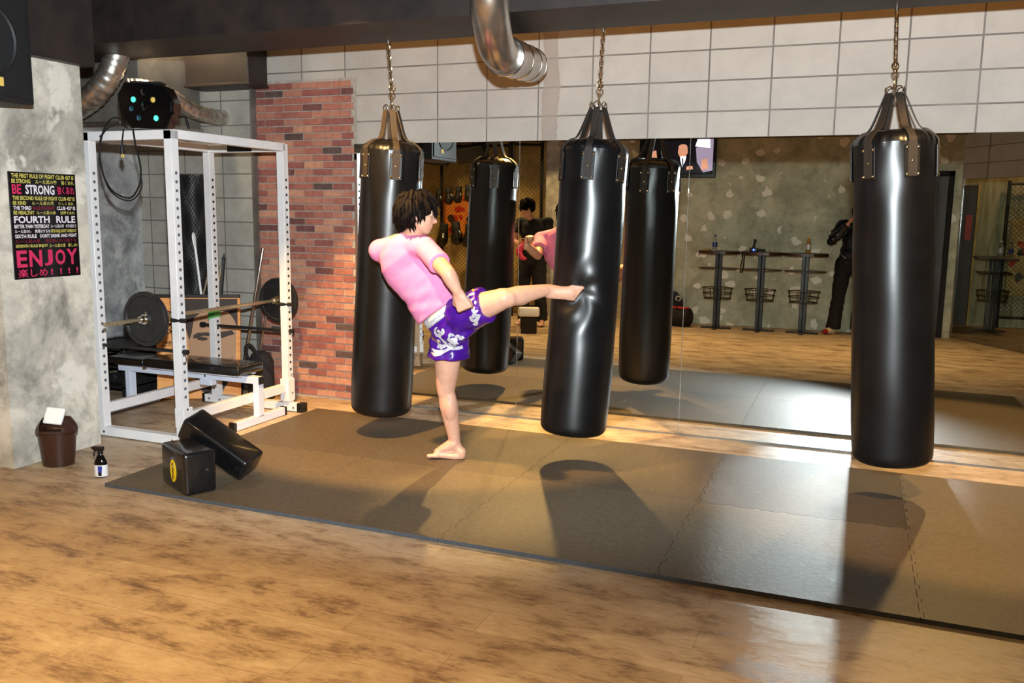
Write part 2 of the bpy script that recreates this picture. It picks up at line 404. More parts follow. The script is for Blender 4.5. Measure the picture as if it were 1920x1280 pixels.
# ------------------------------------------------------------------ mirrors
names = ['behind the leftmost bag beside the brick facing', 'between the two middle bags and the kicking man', 'behind the gap between middle and right bags', 'right of the rightmost bag, at the frame edge']
X = [-3.62, -2.262, -1.063, .136, 1.336]
for i in range(4):
    o = MB().box((X[i]+.0015, 5.838, .012), (X[i+1]-.0015, 5.846, 2.0), 'mirror', .0008).build('mirror_panel')
    tag(o, 'tall frameless wall mirror ' + names[i], 'mirror', 'mirror panels along the back wall')
o = MB().box((1.3375, 5.838, .012), (3.6, 5.846, 2.0), 'mirror').build('mirror_panel'); tag(o, 'tall frameless wall mirror beyond the right edge of the photo', 'mirror', 'mirror panels along the back wall')
for i in range(3):
    o = struct(MB().box((.04+i*1.2+.003, -.010, .012), (.04+i*1.2+1.197, -.002, 1.99), 'pane', mx=AMX).build('window_%d' % (i+1)))
    MB().box((.04+i*1.2-.005, -.014, .012), (.04+i*1.2+.005, .002, 1.985), 'chrome', mx=AMX).build('edge_strip', o)
sbox('trim_1', (-3.6, 5.838, 0), (3.6, 5.85, .011), 'dull_duct')

# ------------------------------------------------------------------ puzzle mats
def tooth_edge(a, b, n, sgn, amp=.014):
    """points from a to b with square teeth bulging to the side sgn"""
    a = Vector(a); b = Vector(b)
    if sgn == 0: return [a]
    d = (b-a)/n; nr = Vector((-d.y, d.x)).normalized()*amp*sgn; out = []
    for i in range(n):
        p = a+d*i
        out += [p+d*.22, p+d*.17+nr, p+d*.83+nr, p+d*.78] if i % 2 == 0 else []
    return [a]+out
def mats():
    x0, y0, T = -3.71, 3.415, 1.005
    lab = {(0, 0): 'under the two black kick pads', (1, 0): 'left of the middle shadow, along the wood floor', (2, 0): 'front row in the middle, below the standing foot shadow', (3, 0): 'front row, pale, left of the rightmost bag shadow', (4, 0): 'front row at the right frame edge',
           (0, 1): 'back row beside the bench foot', (1, 1): 'back row, under the standing foot', (2, 1): 'back row, below the kicked bag', (3, 1): 'back row, darker brown with toothed edges', (4, 1): 'back row, right of the rightmost bag'}
    for i in range(5):
        for j in range(2):
            xa, xb, ya, yb = x0+i*T, x0+(i+1)*T, y0+j*T, y0+(j+1)*T
            P = []
            P += tooth_edge((xa, ya), (xb, ya), 15, 1 if j else 0)
            P += tooth_edge((xb, ya), (xb, yb), 15, -1 if i < 4 else 0)
            P += ([Vector((xb, yb-.12)), Vector((xb-.12, yb))] if (i, j) == (4, 1) else []) or tooth_edge((xb, yb), (xa, yb), 15, -1 if j == 0 else 0)
            P += tooth_edge((xa, yb), (xa, ya), 15, 1 if i else 0)
            k = 'mat_b' if (i, j) == (3, 1) else ['mat_a', 'mat_c'][(i*2+j) % 2 if i < 3 else 0]
            g = .0006
            c = Vector(((xa+xb)/2, (ya+yb)/2)); Q = []
            for p in P:
                q = c+(p-c)*(1-.0022)
                if not Q or (q-Q[-1]).length > 1e-4: Q.append(q)
            n = len(Q); tri = tessellate_polygon([[Vector((p.x, p.y, 0)) for p in Q]])
            bm = bmesh.new(); lo = [bm.verts.new((p.x, p.y, 0)) for p in Q]; hi = [bm.verts.new((p.x, p.y, .02)) for p in Q]
            for u in tri:
                bm.faces.new([hi[w_] for w_ in u]); bm.faces.new([lo[w_] for w_ in reversed(u)])
            for w_ in range(n): bm.faces.new([lo[w_], lo[(w_+1) % n], hi[(w_+1) % n], hi[w_]])
            bmesh.ops.recalc_face_normals(bm, faces=bm.faces[:])
            me = bpy.data.meshes.new('puzzle_mat'); bm.to_mesh(me); bm.free(); me.materials.append(M[k]); me.materials.append(M['mat_edge'])
            for pl in me.polygons:
                if abs(pl.normal.z) < .5 and (abs(pl.center.y-y0) < .03 or abs(pl.center.x-x0) < .03): pl.material_index = 1
            o = bpy.data.objects.new('puzzle_mat', me); COL.objects.link(o)
            tag(o, 'grey-brown foam puzzle mat tile ' + lab[(i, j)], 'floor mat', 'interlocking floor mats')
    # rounded grey lip along the front and the left side of the mats
mats()

# ------------------------------------------------------------------ heavy bags
def heavy_bag(top, bot, r, label, chain_top, strap_rot, dent=None, bow=0, seed=1, sh=.085):
    """top/bot: centre of the bag's upper and lower end"""
    top = Vector(top); bot = Vector(bot); rnd = random.Random(seed)
    t = thing('heavy_bag', label, 'punching bag', (bot.x, bot.y, 0), 'black heavy bags hanging from the beam')
    L = (top-bot).length; ax = (top-bot)/L
    X_ = Vector((1, 0, 0)); X_ = (X_-ax*X_.dot(ax)).normalized(); Y_ = ax.cross(X_)
    prof = []
    for i in range(7): a = math.pi/2*i/6; prof.append((r-.055+.055*math.sin(a) if i else .0005, .055-.055*math.cos(a)))
    prof[0] = (.0005, 0); prof.insert(1, (r-.055, 0.0)); prof.insert(1, (r*.4, 0.0))
    nz = 110; h1 = L-.075
    for i in range(1, nz): prof.append((r*(1-.0*i), .055+(h1-.055)*i/nz))
    for i in range(9): a = math.pi/2*i/8; prof.append((r-sh+sh*math.cos(a), h1-.02+.07*math.sin(a)))
    prof += [(r*.55, h1+.052), (r*.3, h1+.046), (.0005, h1+.044)]
    n = 96; vs = []; fs = []
    def center(z):
        f = z/L; return bot+ax*z+Y_*0+Vector((0, bow*math.sin(math.pi*f), 0))
    for rr, z in prof:
        for k in range(n):
            a = 2*math.pi*k/n; q = rr
            if rr > r*.6:
                q += .0015*math.sin(a*3+z*3+seed)+.0008*math.sin(z*13+a*2+seed*2)
                # creases near the top where the leather is gathered
                w = math.exp(-((z-h1-.01)/.035)**2); q += w*.005*math.sin(a*22+seed)*math.cos(a*5)
                w2 = math.exp(-((z-(h1-.20))/.09)**2); q += w2*.0035*math.cos(6*(a-strap_rot))
            # slight belly towards the bottom
            q *= 1+.035*math.exp(-((z-.35)/.35)**2) if rr > r*.5 else 1
            p = center(z)+(X_*math.cos(a)+Y_*math.sin(a))*q
            if dent is not None:
                dp, rad, dd = dent; d = (p-Vector(dp)); dist = d.length
                if rr > r*.6:
                    inward = (center(z)-p); inward.normalize()
                    g = math.exp(-(dist/rad)**2)
                    p += inward*g*dd
                    rg = math.exp(-((dist-.14)/.11)**2)
                    ang = math.atan2(d.z, d.x+.0001)
                    p += inward*rg*.0022*math.sin(ang*6+dist*34)
            vs.append(p)
    for i in range(len(prof)-1):
        for k in range(n):
            l = (k+1) % n; fs.append([i*n+k, i*n+l, (i+1)*n+l, (i+1)*n+k])
    b = MB(); b.add(vs, fs, 'bag_leather', True); body = b.build('bag_body', t)
    # straps, rivets
    ct = Vector(chain_top); apex = center(L)+(ct-center(L)).normalized()*.165
    ringm = MB()
    for s in range(6):
        a = strap_rot+s*math.pi/3
        rad = X_*math.cos(a)+Y_*math.sin(a); tan = Y_*math.cos(a)-X_*math.sin(a)
        at = apex+rad*.045+ax*.0
        path = [at, center(h1+.075)+rad*(r-sh*1.0), center(h1+.045)+rad*(r-sh*.45), center(h1+.0)+rad*(r+.0045), center(h1-.05)+rad*(r+.008), center(h1-.19)+rad*(r+.0062)]
        path = bez(path, 6); sb = MB(); w = .019
        V = []; F = []
        for i, p in enumerate(path):
            d = (path[min(i+1, len(path)-1)]-path[max(i-1, 0)]).normalized(); no = tan.cross(d).normalized()
            if no.dot(rad) < 0: no = -no
            ww = w*(1.25 if i > len(path)-10 else 1)
            V += [p-tan*ww-no*.003, p+tan*ww-no*.003, p+tan*ww+no*.0035, p-tan*ww+no*.0035]
        for i in range(len(path)-1):
            for k in range(4): F.append([i*4+k, i*4+(k+1) % 4, (i+1)*4+(k+1) % 4, (i+1)*4+k])
        F += [[3, 2, 1, 0], [len(V)-4, len(V)-3, len(V)-2, len(V)-1]]
        sb.add(V, F, 'webbing', False)
        # leather patch below the strap
        pc = center(h1-.12)+rad*(r+.0048)
        mx = Matrix(((tan.x, ax.x, rad.x, pc.x), (tan.y, ax.y, rad.y, pc.y), (tan.z, ax.z, rad.z, pc.z), (0, 0, 0, 1)))
        sb.box((-.038, -.075, -.0025), (.038, .085, .003), 'patch_leather', .0015, mx)
        so = sb.build('strap', t)
        rv = MB()
        for u, v_ in ((-.028, .07), (.028, .07), (0, .005), (-.028, -.062), (.028, -.062)):
            rv.ell(mx @ Vector((u, v_, .005)), (.0078, .0078, .005), 'chain_metal', mx.to_3x3().to_4x4(), 8)
        ro = rv.build('rivet', so)
        # D ring
        rm = Matrix(((tan.x, (ax.cross(tan)).x, ax.x, 0), (tan.y, (ax.cross(tan)).y, ax.y, 0), (tan.z, (ax.cross(tan)).z, ax.z, 0), (0, 0, 0, 1)))
        rg = MB(); rg.torus(at+ax*.012, .021, .0034, 'chrome', rm, 20, 8); rg.build('ring', t)
    # carabiner and chain
    hk = MB(); c0 = apex+ax*.055
    hk.torus(c0, .014, .0042, 'chain_metal', Matrix.Rotation(strap_rot, 4, 'Z'), 20, 8, stretch=.022)
    hk.ell(apex+ax*.115, (.012, .012, .014), 'chain_metal'); hk.build('hook', t)
    ch = MB(); a0 = apex+ax*.125; dv = ct-a0; nl = max(4, int(dv.length/.030)); k = 0
    ch.torus(a0+ax*.012, .019, .0042, 'chain_metal', Matrix.Rotation(.6, 4, 'Z'), 20, 8)
    for i in range(nl):
        p = a0+dv*((i+.9)/nl)
        ch.torus(p, .0095, .0032, 'chain_metal', Matrix.Rotation(strap_rot+(math.pi/2 if i % 2 else 0)+.35, 4, 'Z'), 16, 6, stretch=.0105)
    ch.build('chain', t)
    MB().rod((ct.x, ct.y, ct.z-.01), (ct.x, ct.y, ct.z+.03), .009, 'chrome').build('eye_bolt', t)
    return t
heavy_bag((-2.805, 4.99, 1.965), (-2.895, 4.97, .165), .196, 'black leather heavy bag nearest the brick wall, behind the kicking man', (-2.84, 5.0, 2.55), -.925, seed=2, sh=.11)
heavy_bag((-1.475, 5.05, 1.945), (-1.53, 4.90, .185), .197, 'black leather heavy bag dented by the bare kicking foot', (-1.448, 5.045, 2.55), -1.466, dent=((-1.47, 4.78, 1.035), .105, .032), bow=.02, seed=5)
heavy_bag((.135, 5.0, 1.965), (.247, 4.98, .2), .199, 'black leather heavy bag hanging alone farthest from the brick wall', (.105, 5.0, 2.55), -1.187, seed=9)

# ------------------------------------------------------------------ ducts and things under the ceiling
def round_duct():
    t = thing('ventilation_duct', 'shiny round spiral duct elbow hanging in front of the beam', 'duct', (-1.77, 4.25, 2.55))
    c = bez([(-1.77, 4.16, 3.04), (-1.775, 4.16, 2.72), (-1.80, 4.20, 2.52), (-1.855, 4.42, 2.375), (-1.92, 4.72, 2.365)], 8)
    MB().tube(c, .098, 'galvanised', 36).build('duct_elbow', t)
    d = bez([(-1.905, 4.66, 2.365), (-1.96, 4.95, 2.395), (-2.02, 5.30, 2.43), (-2.06, 5.50, 2.45)], 8)
    MB().tube(d, .109, 'galvanised', 36).build('duct_sleeve', t)
    for k in (0, 9, 15, 22):
        p = Vector(d[k]); q = Vector(d[min(k+1, len(d)-1)]) if k < len(d)-1 else p+(p-Vector(d[k-1])); dd = (q-p).normalized()*.006
        r = MB().tube([p-dd, p, p+dd], [.1095, .1135, .1095], 'chrome', 36).build('duct_ring', t)
round_duct()
def flex(name, pts, r, m, label, ribs=46):
    c = bez(pts, 14); rs = [r*(1+.045*math.sin(i*1.9)) for i in range(len(c))]
    o = MB().tube(c, rs, m, 24).build(name); return tag(o, label, 'duct')
flex('flexible_duct', [(-5.62, 4.95, 2.17), (-5.42, 4.9, 2.2), (-5.18, 4.88, 2.30), (-5.02, 4.9, 2.48), (-4.98, 4.95, 2.74), (-4.98, 5.0, 3.04)], .085, 'flex_duct', 'bright flexible duct curving out from behind the concrete column')
flex('flexible_duct', [(-5.02, 5.02, 2.37), (-4.94, 5.12, 2.37), (-4.88, 5.30, 2.33), (-4.86, 5.50, 2.25), (-4.84, 5.70, 2.225), (-4.84, 5.84, 2.225)], .058, 'flex_duct', 'short crumpled flexible duct beside the black party light')
def air_handler():
    t = thing('air_handler', 'dull grey metal duct box hung in the alcove behind the rack', 'ventilation unit', (-5.45, 5.4, 2.1))
    MB().box((-5.745, 5.15, 2.12), (-5.03, 5.80, 2.95), 'dull_duct', .01).build('casing', t)
    MB().box((-5.747, 5.13, 2.10), (-5.02, 5.82, 2.14), 'galvanised', .006).build('flange', t)
    for x in (-5.62, -5.16):
        MB().rod((x, 5.08, 2.10), (x, 5.08, 3.05), .006, 'chrome').build('hanger_rod', t)
air_handler()
def dark_duct():
    t = thing('rectangular_duct', 'black rectangular duct under the ceiling left of the brick wall', 'duct', (-4.7, 5.7, 2.43))
    MB().box((-5.0, 5.60, 2.455), (-4.395, 5.84, 3.04), 'beam', .006).build('duct_body', t)
    MB().box((-5.01, 5.59, 2.435), (-4.38, 5.842, 2.458), 'beam', .004).build('flange', t)
dark_duct()
sbox('trim_2', (-4.53, 5.78, 0), (-4.51, 5.85, 3.05), 'dull_duct')

def speaker():
    t = thing('loudspeaker', 'large black loudspeaker hung at the top left corner', 'speaker', (-4.28, 3.2, 2.02))
    MB().box((-4.43, 2.90, 2.03), (-4.14, 3.50, 3.0), 'speaker_black', .015).build('cabinet', t)
    MB().box((-4.145, 2.93, 2.06), (-4.128, 3.47, 2.97), 'speaker_black', .01).build('grille', t)
    for z, r in ((2.33, .2), (2.74, .12)):
        m = Matrix.Translation((-4.128, 3.2, z)) @ Matrix.Rotation(math.pi/2, 4, 'Y')
        MB().lathe([(r, 0), (r, .012), (r-.012, .016), (r-.02, .008), (r*.4, .003), (.001, .006)], 'speaker_black', 40, m).build('woofer', t)
    MB().box((-4.129, 3.255, 2.105), (-4.122, 3.31, 2.15), 'straw', .002).build('badge', t)
    MB().box((-4.34, 3.1, 2.99), (-4.22, 3.3, 3.05), 'black_plastic').build('bracket', t)
speaker()

def party_light():
    t = thing('party_light', 'black faceted party light with coloured lenses on the rack top', 'stage light', (-4.01, 4.24, 1.985))
    m = Matrix.Translation((-4.05, 4.225, 1.972)) @ Matrix.Rotation(R(24), 4, 'Z') @ Matrix.Diagonal((.92, .80, .97, 1))
    poly = [(-.10, .0), (.12, .0), (.175, .10), (.18, .16), (.135, .255), (-.13, .275), (-.175, .20), (-.17, .12)]
    b = MB(); mx = m @ Matrix(((1, 0, 0, 0), (0, 0, -1, .09), (0, 1, 0, 0), (0, 0, 0, 1)))
    b.prism(poly, .17, 'gloss_black', mx)
    b.build('housing', t)
    fr = MB(); mf = m @ Matrix(((1, 0, 0, 0), (0, 0, -1, -.078), (0, 1, 0, 0), (0, 0, 0, 1)))
    fr.prism([(x*.93, .01+z*.93) for x, z in poly], .02, 'gloss_black', mf); fr.build('front_panel', t)
    fc = MB()
    for x, z, mt in ((-.07, .17, 'lens_green'), (.055, .17, 'straw'), (-.085, .115, 'screen_white'), (-.04, .06, 'lens'), (.07, .06, 'lens_green'), (.0, .13, 'gloss_black'), (.0, .22, 'gloss_black')):
        p = m @ Vector((x, -.100, z)); q = MB(); r = .018 if mt != 'gloss_black' else .03
        q.lathe([(r, 0), (r*.9, .006), (r*.5, .010), (.001, .012)], mt if mt != 'screen_white' else 'lens', 7, Matrix.Translation(p) @ Matrix.Rotation(math.pi/2, 4, 'X')); q.build('lens', t)
    MB().box((-.10, -.06, .27), (.10, .05, .285), 'black_plastic', .003, m).build('handle', t)
    MB().tube([m @ Vector(p) for p in ((.185, 0, .08), (.23, 0, .08), (.25, 0, 0.005))], .008, 'black_plastic').build('bracket', t)
party_light()
def power_cable():
    t = thing('power_cable', 'black power cable looped over the rack top with plug dangling', 'cable', (-4.25, 4.2, 1.95))
    MB().tube(bez([(-4.18, 4.17, 2.0), (-4.235, 4.17, 2.035), (-4.31, 4.17, 2.03), (-4.39, 4.175, 1.94), (-4.425, 4.18, 1.80), (-4.385, 4.18, 1.66), (-4.31, 4.18, 1.585), (-4.19, 4.18, 1.56), (-4.115, 4.18, 1.64), (-4.10, 4.18, 1.74), (-4.13, 4.18, 1.87), (-4.155, 4.19, 1.97)], 8), .0055, 'black_plastic', 8).build('cord', t)
    MB().tube(bez([(-4.17, 4.165, 1.975), (-4.25, 4.16, 2.0), (-4.37, 4.165, 1.95), (-4.41, 4.165, 1.83), (-4.37, 4.17, 1.64), (-4.28, 4.17, 1.56), (-4.17, 4.17, 1.545), (-4.09, 4.17, 1.62), (-4.095, 4.17, 1.70)], 8), .0045, 'black_plastic', 8).build('cord', t)
    MB().tube([(-4.20, 4.16, 1.97), (-4.205, 4.15, 1.90), (-4.21, 4.15, 1.86)], .0045, 'black_plastic', 8).tube([(-4.21, 4.15, 1.87), (-4.208, 4.15, 1.82)], [.012, .016], 'black_plastic', 10).rod((-4.2, 4.15, 1.82), (-4.2, 4.15, 1.80), .004, 'straw').rod((-4.214, 4.15, 1.82), (-4.214, 4.15, 1.80), .004, 'straw').build('plug', t)
power_cable()

# ------------------------------------------------------------------ power rack
RX0, RX1, RY0, RY1, RZ = -4.575, -3.912, 4.24, 5.34, 1.965
def rack():
    t = thing('power_rack', 'white steel power rack with rows of pin holes in its posts', 'weight rack', (-4.265, 4.79, 0))
    w = .03
    def post(x, y):
        b = MB().box((x-w, y-w, .06), (x+w, y+w, RZ), 'rack_paint', .003)
        z = .32
        while z < 1.76:
            b.rod((x+w-.002, y, z), (x+w+.0012, y, z), .0105, 'hole_dark' if y < 5 else 'hole_black', 10)
            b.rod((x-w-.0012, y, z), (x-w+.002, y, z), .0105, 'hole_dark', 10); z += .0535
        return b.build('post', t)
    P = {}
    for x in (RX0, RX1):
        for y in (RY0, RY1): P[(x, y)] = post(x, y)
    tp = MB().box((RX1-.005, RY1-w-.002, 1.0), (RX1+.0, RY1, 1.0), 'green_tape')
    g = MB(); g.prism([(-.033, 0), (.033, .02), (.033, .085), (-.033, .06)], .066, 'green_tape', Matrix(((1, 0, 0, RX0), (0, 0, 1, RY1-.033), (0, 1, 0, .655), (0, 0, 0, 1)))); o = g.build('tape', P[(RX0, RY1)]); o['label'] = 'strip of green tape'
    for y in (RY0, RY1):
        MB().box((RX0-w, y-w, RZ-.055), (RX1+w, y+w, RZ+.002), 'rack_paint', .003).build('top_crossbar', t)
        f = MB().box((RX0-.10, y-w, 0.006), (RX1+(.10 if y > 5 else .035), y+w, .066), 'rack_paint', .003).build('foot_rail', t)
        c = MB().box((RX0-.125, y-w-.002, .002), (RX0-.095, y+w+.002, .07), 'black_plastic', .004).build('end_cap', f)
        if y > 5: MB().box((RX1+.095, y-w-.002, .002), (RX1+.15, y+w+.002, .07), 'black_plastic', .004).build('end_cap', f)
    MB().box((RX1-w, RY0, RZ-.05), (RX1+w, RY1, RZ+.006), 'rack_paint', .003).build('top_rail', t)
    MB().box((RX0-w, RY0, RZ-.05), (RX0+w, RY1, RZ+.006), 'rack_paint', .003).build('top_rail', t)
    MB().box((RX1-.021, RY0+w, .150), (RX1+.021, RY1-w, .215), 'rack_paint', .003).build('side_rail', t)
    MB().box((RX0-.021, RY0+w, .150), (RX0+.021, RY1-w, .215), 'rack_paint', .003).build('side_rail', t)
    MB().box((RX1-w-.004, RY0-.034, .12), (RX1+w+.01, RY0+.05, .25), 'rack_paint', .004).build('gusset', t)
    MB().box((RX1-w-.004, RY1-.05, .08), (RX1+w+.01, RY1+.034, .25), 'rack_paint', .004).build('gusset', t)
    MB().box((RX0+.20, RY1-.034, RZ-.05), (RX0+.42, RY1-.028, RZ-.002), 'black_plastic', .002).build('grip_sleeve', t)
    bt = MB()
    for x, y, z in ((RX0-.02, RY0-w, RZ-.03), (RX0+.14, RY0-w, RZ-.03), (RX0-.06, RY0-w, .035), (RX0+.03, RY0-w, .035), (RX1-.06, RY0-w, .035), (RX0-.05, RY1-w, .035), (RX0+.05, RY1-w, .035), (RX1-.02, RY1-w, .035), (RX1+.07, RY1-w, .035), (RX1, RY1-w, RZ-.03), (RX0, RY1-w, RZ-.03), (RX0, RY1-w, .2), (RX0, RY1-w, .12)):
        bt.rod((x, y, z), (x, y-.007, z), .009, 'chrome', 6)
    for y, z in ((RY0, .12), (RY0, .24), (RY1, .28), (RY1, .14)): bt.rod((RX1+w, y, z), (RX1+w+.012, y, z), .009, 'chrome', 6)
    bt.build('bolt', t)
    for y in (RY0, RY1):
        MB().rod((RX0-.11, y, .608), (RX1+.055, y, .608), .0115, 'rubber', 12).tube([(RX1+.03, y, .608), (RX1+.062, y, .608)], .017, 'rubber', 12).build('safety_rod', t)
        MB().rod((RX0-.13, y-.0, .608), (RX0-.10, y, .608), .020, 'rubber', 12).build('rod_knob', t)
        MB().rod((RX1-.03, y-.03, .808), (RX1+.062, y-.03+.02, .808), .014, 'rubber', 12).build('hook_pin', t)
        # J hook that carries the bar
        MB().box((-4.17, y-.012, .76), (-4.155, y+.012, .775), 'rubber').build('pad', t) if 0 else None
    MB().tube([(RX1+.04, RY0+.0, .60), (RX1+.045, RY0+.005, .56), (RX1+.04, RY0, .53)], .004, 'chrome', 8).build('lanyard', t)
rack()
def barbell():
    t = thing('barbell', 'long steel barbell with one black plate at each end', 'barbell', (-4.1, 4.84, .81))
    x, z = -4.10, .812
    MB().rod((x, 3.84, z), (x, 5.835, z), .0125, 'steel_bar', 14).rod((x, 4.20, z), (x, 4.235, z), .022, 'steel_bar', 16).rod((x, 5.44, z), (x, 5.475, z), .022, 'steel_bar', 16).build('bar', t)
    for y0, nm in ((4.165, 0), (5.51, 1)):
        m = Matrix.Translation((x, y0, z)) @ Matrix.Rotation(math.pi/2, 4, 'X')
        r = .172
        b = MB().lathe([(.018, -.014), (.045, -.018), (.05, -.014), (.06, -.010), (r-.03, -.010), (r-.024, -.018), (r-.006, -.018), (r, -.010), (r, .010), (r-.006, .018), (r-.024, .018), (r-.03, .010), (.06, .010), (.05, .014), (.045, .018), (.018, .014)], 'rubber', 48, m)
        o = b.build('weight_plate', t)
        MB().lathe([(.0135, -.021), (.032, -.021), (.036, -.016), (.036, .016), (.032, .021), (.0135, .021)], 'chrome', 28, m).build('hub', o)
        s = -1 if nm == 0 else 1
        c = MB().rod((x, y0+s*.022, z), (x, y0+s*.05, z), .022, 'chrome', 16)
        c.tube([(x+.02, y0+s*.04, z), (x+.05, y0+s*.045, z+.03), (x+.045, y0+s*.05, z+.055)], .005, 'chrome', 8); c.build('collar', t)
barbell()
# uprights' hooks that hold the bar
def bench():
    t = thing('weight_bench', 'black padded bench on a pale frame inside the rack', 'bench', (-4.5, 4.95, 0))
    y = 4.93
    MB().box((-5.14, y-.13, .352), (-4.78, y+.13, .405), 'pad_leather', .02, Matrix.Rotation(R(0), 4, 'Z')).build('seat_pad', t)
    MB().box((-4.765, y-.14, .352), (-3.915, y+.14, .418), 'pad_leather', .022).build('back_pad', t)
    MB().box((-5.12, y-.03, .285), (-3.835, y+.03, .335), 'bench_paint', .003).build('frame_rail', t)
    MB().box((-4.75, y-.09, .335), (-3.95, y-.06, .353), 'bench_paint', .002).build('pad_support', t)
    MB().box((-4.75, y+.06, .335), (-3.95, y+.09, .353), 'bench_paint', .002).build('pad_support', t)
    MB().box((-5.12, y-.06, .335), (-4.85, y+.06, .353), 'bench_paint', .002).build('pad_support', t)
    MB().box((-3.836, y-.032, .283), (-3.828, y+.032, .337), 'black_plastic', .002).build('end_cap', t)
    for x in (-5.03, -3.862):
        MB().box((x-.024, y-.03, .05), (x+.024, y+.03, .29), 'bench_paint', .003).build('leg', t)
        f = MB().box((x-.024, y-.27, .004), (x+.024, y+.27, .060), 'bench_paint', .003).build('foot', t)
        for s in (-1, 1): MB().box((x-.027, y+s*.28-.012, .0), (x+.027, y+s*.28+.012, .064), 'black_plastic', .004).build('end_cap', f)
    MB().box((-4.35, y-.03, .24), (-4.25, y+.03, .29), 'bench_paint', .003).build('bracket', t)
    MB().rod((-4.80, y-.10, .34), (-4.80, y+.10, .34), .012, 'chrome').rod((-4.30, y-.035, .31), (-4.30, y+.035, .31), .009, 'chrome').build('hinge_bolt', t)
bench()

# ------------------------------------------------------------------ alcove clutter
def art():
    t = thing('painted_panel', 'orange wooden panel with a dark painted face leaning in the alcove', 'painting', (-4.75, 5.33, 0))
    o = Vector((-5.06, 5.215, .005)); e = Vector((.52, .285, 0)).normalized(); up = Vector((-.06*e.y, .10, 1)).normalized(); nn = e.cross(up).normalized()
    up = nn.cross(e).normalized()
    W_, H_ = .63, .80
    mx = Matrix(((e.x, up.x, nn.x, o.x), (e.y, up.y, nn.y, o.y), (e.z, up.z, nn.z, o.z), (0, 0, 0, 1)))
    MB().box((0, 0, -.03), (W_, H_, 0), 'art_wood', .003, mx).build('board', t)
    MB().box((-.01, H_, -.035), (W_+.01, H_+.028, .004), 'black_plastic', .003, mx).build('top_edge', t)
    MB().box((W_, 0, -.032), (W_+.012, H_, .002), 'art_wood', .002, mx).build('side_edge', t)
    b = MB(); d = .0016
    def sh(poly, m, k=0): b.prism([(x*W_, y*H_) for x, y in poly], d+.0006*k, m, mx)
    # a generic stern face in flat dark shapes
    sh([(.40, .98), (.98, .98), (.97, .60), (.96, .40), (.90, .22), (.80, .06), (.66, .02), (.52, .08), (.43, .26), (.39, .50), (.36, .72)], 'art_mid', 0)
    sh([(.33, .99), (.99, .99), (.99, .70), (.95, .78), (.88, .86), (.70, .88), (.55, .86), (.46, .80), (.43, .66), (.40, .58), (.36, .70)], 'art_dark', 1)
    sh([(.45, .63), (.50, .655), (.62, .66), (.66, .645), (.66, .62), (.56, .625), (.50, .60), (.45, .60)], 'art_dark', 2)
    sh([(.76, .66), (.92, .68), (.95, .64), (.86, .62), (.80, .60), (.76, .62)], 'art_dark', 2)
    sh([(.50, .61), (.56, .615), (.62, .605), (.62, .585), (.56, .575), (.50, .585)], 'art_ink', 3)
    sh([(.68, .44), (.73, .43), (.79, .44), (.78, .47), (.72, .455)], 'art_dark', 2)
    sh([(.42, .42), (.47, .38), (.55, .30), (.64, .27), (.72, .285), (.80, .27), (.88, .34), (.92, .42), (.93, .30), (.86, .16), (.78, .06), (.66, .03), (.54, .08), (.45, .22)], 'art_dark', 1)
    sh([(.60, .24), (.78, .245), (.74, .20), (.64, .20)], 'art_mid', 3)
    b.build('painted_face', t)
    s = MB(); rnd = random.Random(4)
    for k in range(40):
        bx, by = (rnd.uniform(.04, .20), rnd.uniform(.30, .92)) if k < 28 else (rnd.uniform(.1, .62), rnd.uniform(.05, .18))
        p = [(bx, by)]
        for i in range(9): p.append((p[-1][0]+rnd.uniform(.004, .02), by+rnd.uniform(-.018, .02)+i*.002))
        s.tube([mx @ Vector((x*W_, y*H_, .002)) for x, y in p], .0026, 'art_ink', 4)
    s.build('handwriting', t)
art()
def fence_roll():
    b = MB(); c = Vector((-5.06, 5.70))
    pts = []
    nz = 30; na = 26; H = 1.22; z0 = .55
    for k in range(na):
        for sgn in (-1, 1):
            P = []
            for i in range(nz*2+1):
                a = 2*math.pi*(k/na)+sgn*i*math.pi/na; r = .088+.004*(1 if i % 2 else -1)
                P.append((c.x+r*math.cos(a), c.y+r*math.sin(a), z0+H*i/(nz*2)))
            b.tube(P, .0042, 'rubber', 3)
    b.lathe([(.075, z0), (.075, z0+H-.01)], 'rubber', 20, Matrix.Translation((c.x, c.y, 0)))
    tag(b.build('fence_roll'), 'rolled dark chain-link mesh standing in the alcove corner', 'wire roll')
    MB_ = MB().box((-5.17, 5.60, 0), (-4.95, 5.83, .55), 'rubber', .01).build('storage_box'); tag(MB_, 'black box under the rolled chain-link mesh', 'box')
fence_roll()
